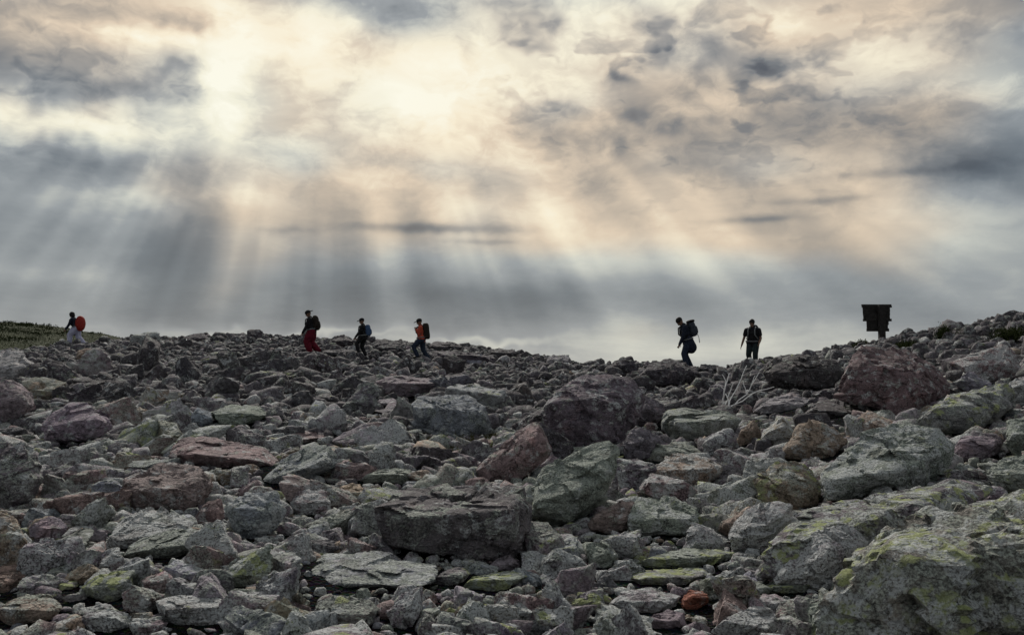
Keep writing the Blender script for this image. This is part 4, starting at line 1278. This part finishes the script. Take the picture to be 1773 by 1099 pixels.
p1 = person('stooping person in pale loose trousers with a big red backpack, far left', 131, 43.2, 541, 0.30, 0.12, [(0.24, 0.0), (-0.34, 0.02)], [(0.46, 0.22, 0.74), (0.25, -0.22, 0.72)], 'navy', 'white', hat='bob', baggy=1.45)
backpack('big round red backpack on the hiker at far left', p1, (0.46, 0.56, 0.78), 'red', low=-0.22, back=0.14, pocket=False, power=2.2, taper=0.95, tilt=-0.30)
p2 = person('person in black jacket and dark red trousers with cap turned backwards', 540, spot(540, 616), 538, 0.16, 0.30, [(0.05, 0.0), (-0.22, 0.05)], [(0.34, 0.24, 0.78), (0.20, -0.24, 0.74)], 'black', 'darkred', hat='cap_back', baggy=1.55)
backpack('dark backpack on the hiker in dark red trousers', p2, (0.26, 0.36, 0.60), 'brown', low=0.0, back=0.13, taper=0.9)
p3 = person('person in black with peaked cap and blue backpack, stepping left', 630, spot(630, 621), 551, 0.10, 0.12, [(0.20, 0.10), (-0.06, 0.0)], [(0.36, 0.20, 0.86), (0.30, -0.20, 0.84)], 'black', 'black', hat='cap')
backpack('blue backpack on the hiker in black with peaked cap', p3, (0.26, 0.34, 0.52), 'blue', low=0.02, back=0.14)
p4 = person('person in coral orange shirt and jeans with hands at the chest', 730, spot(733, 628), 552, 0.08, 0.22, [(0.16, 0.10), (-0.28, 0.0)], [(0.20, 0.16, 1.26), (0.19, -0.16, 1.20)], 'orange', 'jeans', hat='cap', baggy=1.1)
backpack('tall dark brown backpack on the hiker in orange shirt', p4, (0.28, 0.36, 0.66), 'brown', low=-0.02, back=0.13, power=5.0, taper=0.9, pocket=False)
p5 = person('dark figure stooping on the crest, head bowed, arm hanging forward', 1191, 31.0, 553, 0.26, 0.70, [(0.06, 0.0), (-0.12, 0.0)], [(0.34, 0.24, 0.72), (0.06, -0.24, 0.74)], 'navy', 'jeans', baggy=1.0, hem=(-0.09, 0.0, -0.20))
backpack('navy backpack with bulging lid and loose strap, on the stooping hiker', p5, (0.28, 0.36, 0.54), 'slate', low=0.10, back=0.16, lid='black', dangling=True)
p6 = person('person facing us on the crest, bare arms hanging, dark shirt', 1304, 30.0, 554, 0.10, 0.28, [(0.20, 0.0), (-0.10, 0.04)], [(0.24, 0.27, 0.88), (0.04, -0.42, 0.76)], 'black', 'teal', rz=-math.pi / 2 - 0.5, sleeves=False, baggy=1.05)
backpack('navy backpack with pale straps, on the hiker facing us', p6, (0.26, 0.40, 0.62), 'navy', low=0.02, back=0.14, dangling='light')

# ------------------------------------------------------------------ wooden sign on the crest, seen from its back
WOOD = plain('weathered_dark_wood', (0.030, 0.027, 0.025), 0.9, 0.4, 18, 0.4)
sd = float(crest_y((1526 - W / 2) / F)) + 1.2
sr = ray(1526, 575)
sx_ = sr[0] * sd
sz_ = float(ground(np.array([sx_]), np.array([sd]))[0])
sign = empty('trail_sign', (sx_, sd, sz_))
tag(sign, 'dark wooden trail sign board on a single post at the crest', 'sign')


def sign_box(name, px0, py0, px1, py1, y0, y1, parent, skew=0.0):
    a, b = ray(px0, py1), ray(px1, py0)
    x0, x1, z0, z1 = a[0] * sd - sx_, b[0] * sd - sx_, a[2] * sd + EYE - sz_, b[2] * sd + EYE - sz_
    bm = bmesh.new()
    bmesh.ops.create_cube(bm, size=1.0)
    for v in bm.verts:
        v.co = Vector(((x0 + x1) / 2 + v.co.x * (x1 - x0) + skew * v.co.z, (y0 + y1) / 2 + v.co.y * (y1 - y0), (z0 + z1) / 2 + v.co.z * (z1 - z0)))
    bmesh.ops.bevel(bm, geom=list(bm.edges), offset=0.006, segments=1, affect='EDGES')
    me = bpy.data.meshes.new(name)
    bm.to_mesh(me); bm.free()
    me.materials.append(WOOD)
    o = bpy.data.objects.new(name, me)
    o.parent = parent
    COL.objects.link(o)
    return o


sign_box('post', 1522.3, 527.2, 1530.8, 600, -0.075, 0.075, sign)
sign_box('top_rail', 1495, 526.4, 1546, 532, 0.0795, 0.165, sign, -0.02)
for (a, b, c, e) in ((1496.0, 531.0, 1543.2, 539.0), (1496.5, 538.4, 1543.4, 545.4), (1497.0, 544.8, 1543.0, 552.6)):
    q = (0.088, 0.096, 0.084)[0 if b < 535 else 1 if b < 542 else 2]
    sign_box('board', a, b, c, e, q, q + 0.032, sign, -0.006)
sign_box('middle_rail', 1497, 551.4, 1546, 555.8, 0.0795, 0.150, sign)
for (a, b, c, e) in ((1502.8, 554.0, 1541.0, 562.2), (1503.0, 561.6, 1539.6, 569.5)):
    q = 0.091 if b < 558 else 0.086
    sign_box('board', a, b, c, e, q, q + 0.034, sign)
sign_box('lower_rail', 1503.2, 568.2, 1541.6, 573.4, 0.0795, 0.145, sign)

# ------------------------------------------------------------------ dead wood
BARK = plain('bleached_dead_wood', (0.82, 0.82, 0.81), 0.9, 0.1, 25)


def dead_wood(name, label, cat, group, base, polys, nearer=0.0):
    b = on_ground(*base)
    b[1] -= nearer
    b[0] *= b[1] / (b[1] + nearer)
    b[2] = float(ground(b[:1], b[1:2])[0])
    root = empty(name, b)
    tag(root, label, cat, group)
    lr = np.random.default_rng(int(base[0]))
    for j, (part, r0, r1, pts) in enumerate(polys):
        P = []
        off = lr.uniform(-0.12, 0.10)
        for q, p in enumerate(pts):
            dd = b[1] + off + lr.normal(0, 0.03) + 0.05 * q * (1 if j % 2 else -0.6)
            P.append(ray(p[0], p[1]) * dd + np.array([0, 0, EYE]) - b)
        # fine kinks
        Q, Rr = [], []
        for a in range(len(P) - 1):
            for t in (0, 0.5):
                Q.append(P[a] * (1 - t) + P[a + 1] * t + (lr.normal(0, 0.006, 3) if t else 0))
        Q.append(P[-1])
        Rr = list(np.linspace(r0, r1, len(Q)) * 0.95 + 0.0025)
        v, f = tube_np(Q, Rr, 6)
        mesh_np(part, v, f, BARK, parent=root)
    return root


def zs(pts, ox=1220, oy=620, k=10.99):
    return [(ox + a / k, oy + b / k) for a, b in pts]


dead_wood('dead_shrub', 'bare white dead shrub standing among rocks below the crest', 'shrub', None, (1258, 712), [
    ('branch', 0.013, 0.006, zs([(330, 1120), (345, 800), (370, 640), (400, 520), (470, 290)])),
    ('twig', 0.006, 0.003, zs([(390, 560), (395, 420), (335, 310)])), ('twig', 0.005, 0.003, zs([(370, 600), (320, 550), (270, 490)])),
    ('branch', 0.011, 0.006, zs([(450, 1110), (460, 860), (440, 760), (400, 680)])), ('branch', 0.008, 0.007, zs([(450, 730), (500, 600), (540, 480)])),
    ('branch', 0.009, 0.004, zs([(455, 1000), (480, 800), (600, 600), (700, 380), (800, 140)])), ('branch', 0.009, 0.004, zs([(560, 900), (640, 800), (800, 690), (900, 500), (1040, 270)])),
    ('twig', 0.006, 0.003, zs([(800, 680), (770, 560), (730, 440)])), ('branch', 0.011, 0.003, zs([(480, 960), (540, 895), (720, 820), (880, 690), (1020, 620), (1320, 545)])),
    ('branch', 0.006, 0.004, zs([(385, 1100), (395, 830)])), ('twig', 0.005, 0.002, zs([(860, 590), (930, 400), (960, 330)]))], nearer=0.7)
dead_wood('dead_branch', 'pale dead log lying on the mossy shelf below the dead shrub', 'branch', 'dead branches', (1190, 716), [
    ('log', 0.022, 0.016, [(1146, 710), (1170, 706), (1192, 707), (1216, 714)]), ('stub', 0.010, 0.006, [(1190, 707), (1210, 704)])])
dead_wood('dead_branch', 'forked pale twig left of the big dark block', 'branch', 'dead branches', (634, 926), [
    ('branch', 0.006, 0.004, [(636, 927), (633, 912), (620, 898), (627, 872)]), ('twig', 0.004, 0.002, [(633, 910), (645, 893), (663, 875)]), ('twig', 0.003, 0.002, [(632, 903), (646, 890), (660, 882)])])
dead_wood('dead_branch', 'thin pale twig upright above the flat purple slab', 'branch', 'dead branches', (660, 766), [
    ('branch', 0.006, 0.003, [(660, 768), (659, 757), (657, 745)]), ('twig', 0.003, 0.002, [(659, 758), (663, 750)])])

# ------------------------------------------------------------------ plants
def leaf_material(name, lo, hi):
    m, t, b = material(name)
    geo = t.add('ShaderNodeNewGeometry')
    v, _ = t.noise(geo.outputs['Position'], 9.0, 3.0, 0.6)
    t.put(b.inputs['Base Color'], t.ramp(v, [(0.3, (*lo, 1)), (0.7, (*hi, 1))]))
    b.inputs['Roughness'].default_value = 0.9
    b.inputs['Specular IOR Level'].default_value = 0.05
    return m


LEAF = leaf_material('dark_shrub_leaf', (0.020, 0.030, 0.010), (0.060, 0.070, 0.024))
GRASS = leaf_material('dry_grass', (0.06, 0.062, 0.024), (0.15, 0.135, 0.06))
HEATHER = leaf_material('dark_heath_leaf', (0.024, 0.032, 0.012), (0.040, 0.050, 0.018))
STEM = plain('shrub_stem', (0.05, 0.04, 0.03), 0.9)


def blades(pts, length, width, lr, spread=0.5):
    """pointed blades growing up from points (n,3)"""
    m = len(pts)
    a = lr.uniform(0, 2 * math.pi, m)
    L = length * lr.uniform(0.5, 1.3, m)
    tip = pts + np.stack([np.cos(a) * L * spread * lr.uniform(0, 1, m), np.sin(a) * L * spread * lr.uniform(0, 1, m), L], 1)
    b = a + math.pi / 2
    w = np.stack([np.cos(b), np.sin(b), 0 * b], 1) * width
    V = np.stack([pts - w, pts + w, tip], 1).reshape(-1, 3)
    return V, np.arange(3 * m).reshape(-1, 3)


def bush(label, px, py, wpx, hpx, group='low bushes on the right slope', nleaf=2200):
    b = on_ground(px, py)
    rx, rz_ = wpx / 2 * b[1] / F, hpx * b[1] / F
    root = empty('bush', b)
    tag(root, label, 'bush', group)
    lr = np.random.default_rng(int(px))
    cl = lr.normal(0, 0.45, (26, 3)) * np.array([rx, rx * 0.8, rz_ * 0.5]) + np.array([0, 0, rz_ * 0.45])
    p = cl[lr.integers(0, 26, nleaf)] + lr.normal(0, 1, (nleaf, 3)) * np.array([rx * 0.22, rx * 0.22, rz_ * 0.16])
    p[:, 2] = np.abs(p[:, 2])
    V, Fq = blades(p, 0.045, 0.012, lr, 1.2)
    mesh_np('foliage', V, Fq, LEAF, parent=root, smooth=False)
    for q in range(3):
        e = lr.normal(0, 0.3, 3) * rx
        v, f = tube_np([(0, 0, -0.08), (e[0] * 0.4, e[1] * 0.4, rz_ * 0.4), (e[0], e[1], rz_ * 0.8)], [0.012, 0.008, 0.004], 6)
        mesh_np('stem', v, f, STEM, parent=root)


bush('round dark green bush right of the wooden sign', 1637, 594, 36, 30)
bush('spreading dark green bush at the right edge near the crest', 1748, 592, 64, 26)
bush('low dark bush just below the wooden sign', 1565, 608, 40, 16)
bush('small dark tuft of bush between the sign and the maroon boulder', 1492, 604, 26, 14)


def scatter_on(fz, px0, px1, y0, y1, m, lr):
    yy = lr.uniform(y0, y1, m)
    u = lr.uniform(px0, px1, m)
    xx = (u - W / 2) / F * yy
    return np.stack([xx, yy, fz(xx, yy)], 1)


lr = np.random.default_rng(5)
hp_ = scatter_on(hill, -250, 330, 74, 97, 12000, lr)
V1, F1 = blades(hp_, 0.08, 0.05, lr, 1.2)
cl = scatter_on(hill, -250, 300, 76, 95, 130, lr)
bp_ = cl[lr.integers(0, 130, 9000)] + lr.normal(0, 1, (9000, 3)) * np.array([0.40, 0.40, 0.06]) + np.array([0, 0, 0.02])
V2, F2 = blades(bp_, 0.14, 0.05, lr, 0.9)
o = mesh_np('heath_plants', np.concatenate([V1, V2]), np.concatenate([F1, F2 + len(V1)]), HEATHER, smooth=False)
tag(o, 'dark green heath plants covering the hillside at far left', 'heath', kind='stuff')
g = []
for (a, b, y0, y1, m) in ((690, 890, 756, 786, 1500), (600, 690, 768, 790, 500), (1150, 1260, 700, 716, 300), (560, 600, 676, 690, 200)):
    for _ in range(60):
        q = on_ground(lr.uniform(a, b), lr.uniform(y0, y1))
        g.append(q + lr.normal(0, 1, (m // 60, 3)) * np.array([0.12, 0.12, 0.01]))
V1, F1 = blades(np.concatenate(g) - np.array([0, 0, 0.02]), 0.10, 0.006, lr, 1.6)
o = mesh_np('dry_grass', V1, F1, GRASS, smooth=False)
tag(o, 'short dry olive grass in hollows of the boulder field', 'grass', kind='stuff')
print('TRIS', sum(len(q.data.polygons) * (1 if len(q.data.polygons) == 0 else len(q.data.loops) / len(q.data.polygons) - 2) for q in COL.objects if q.type == 'MESH'))
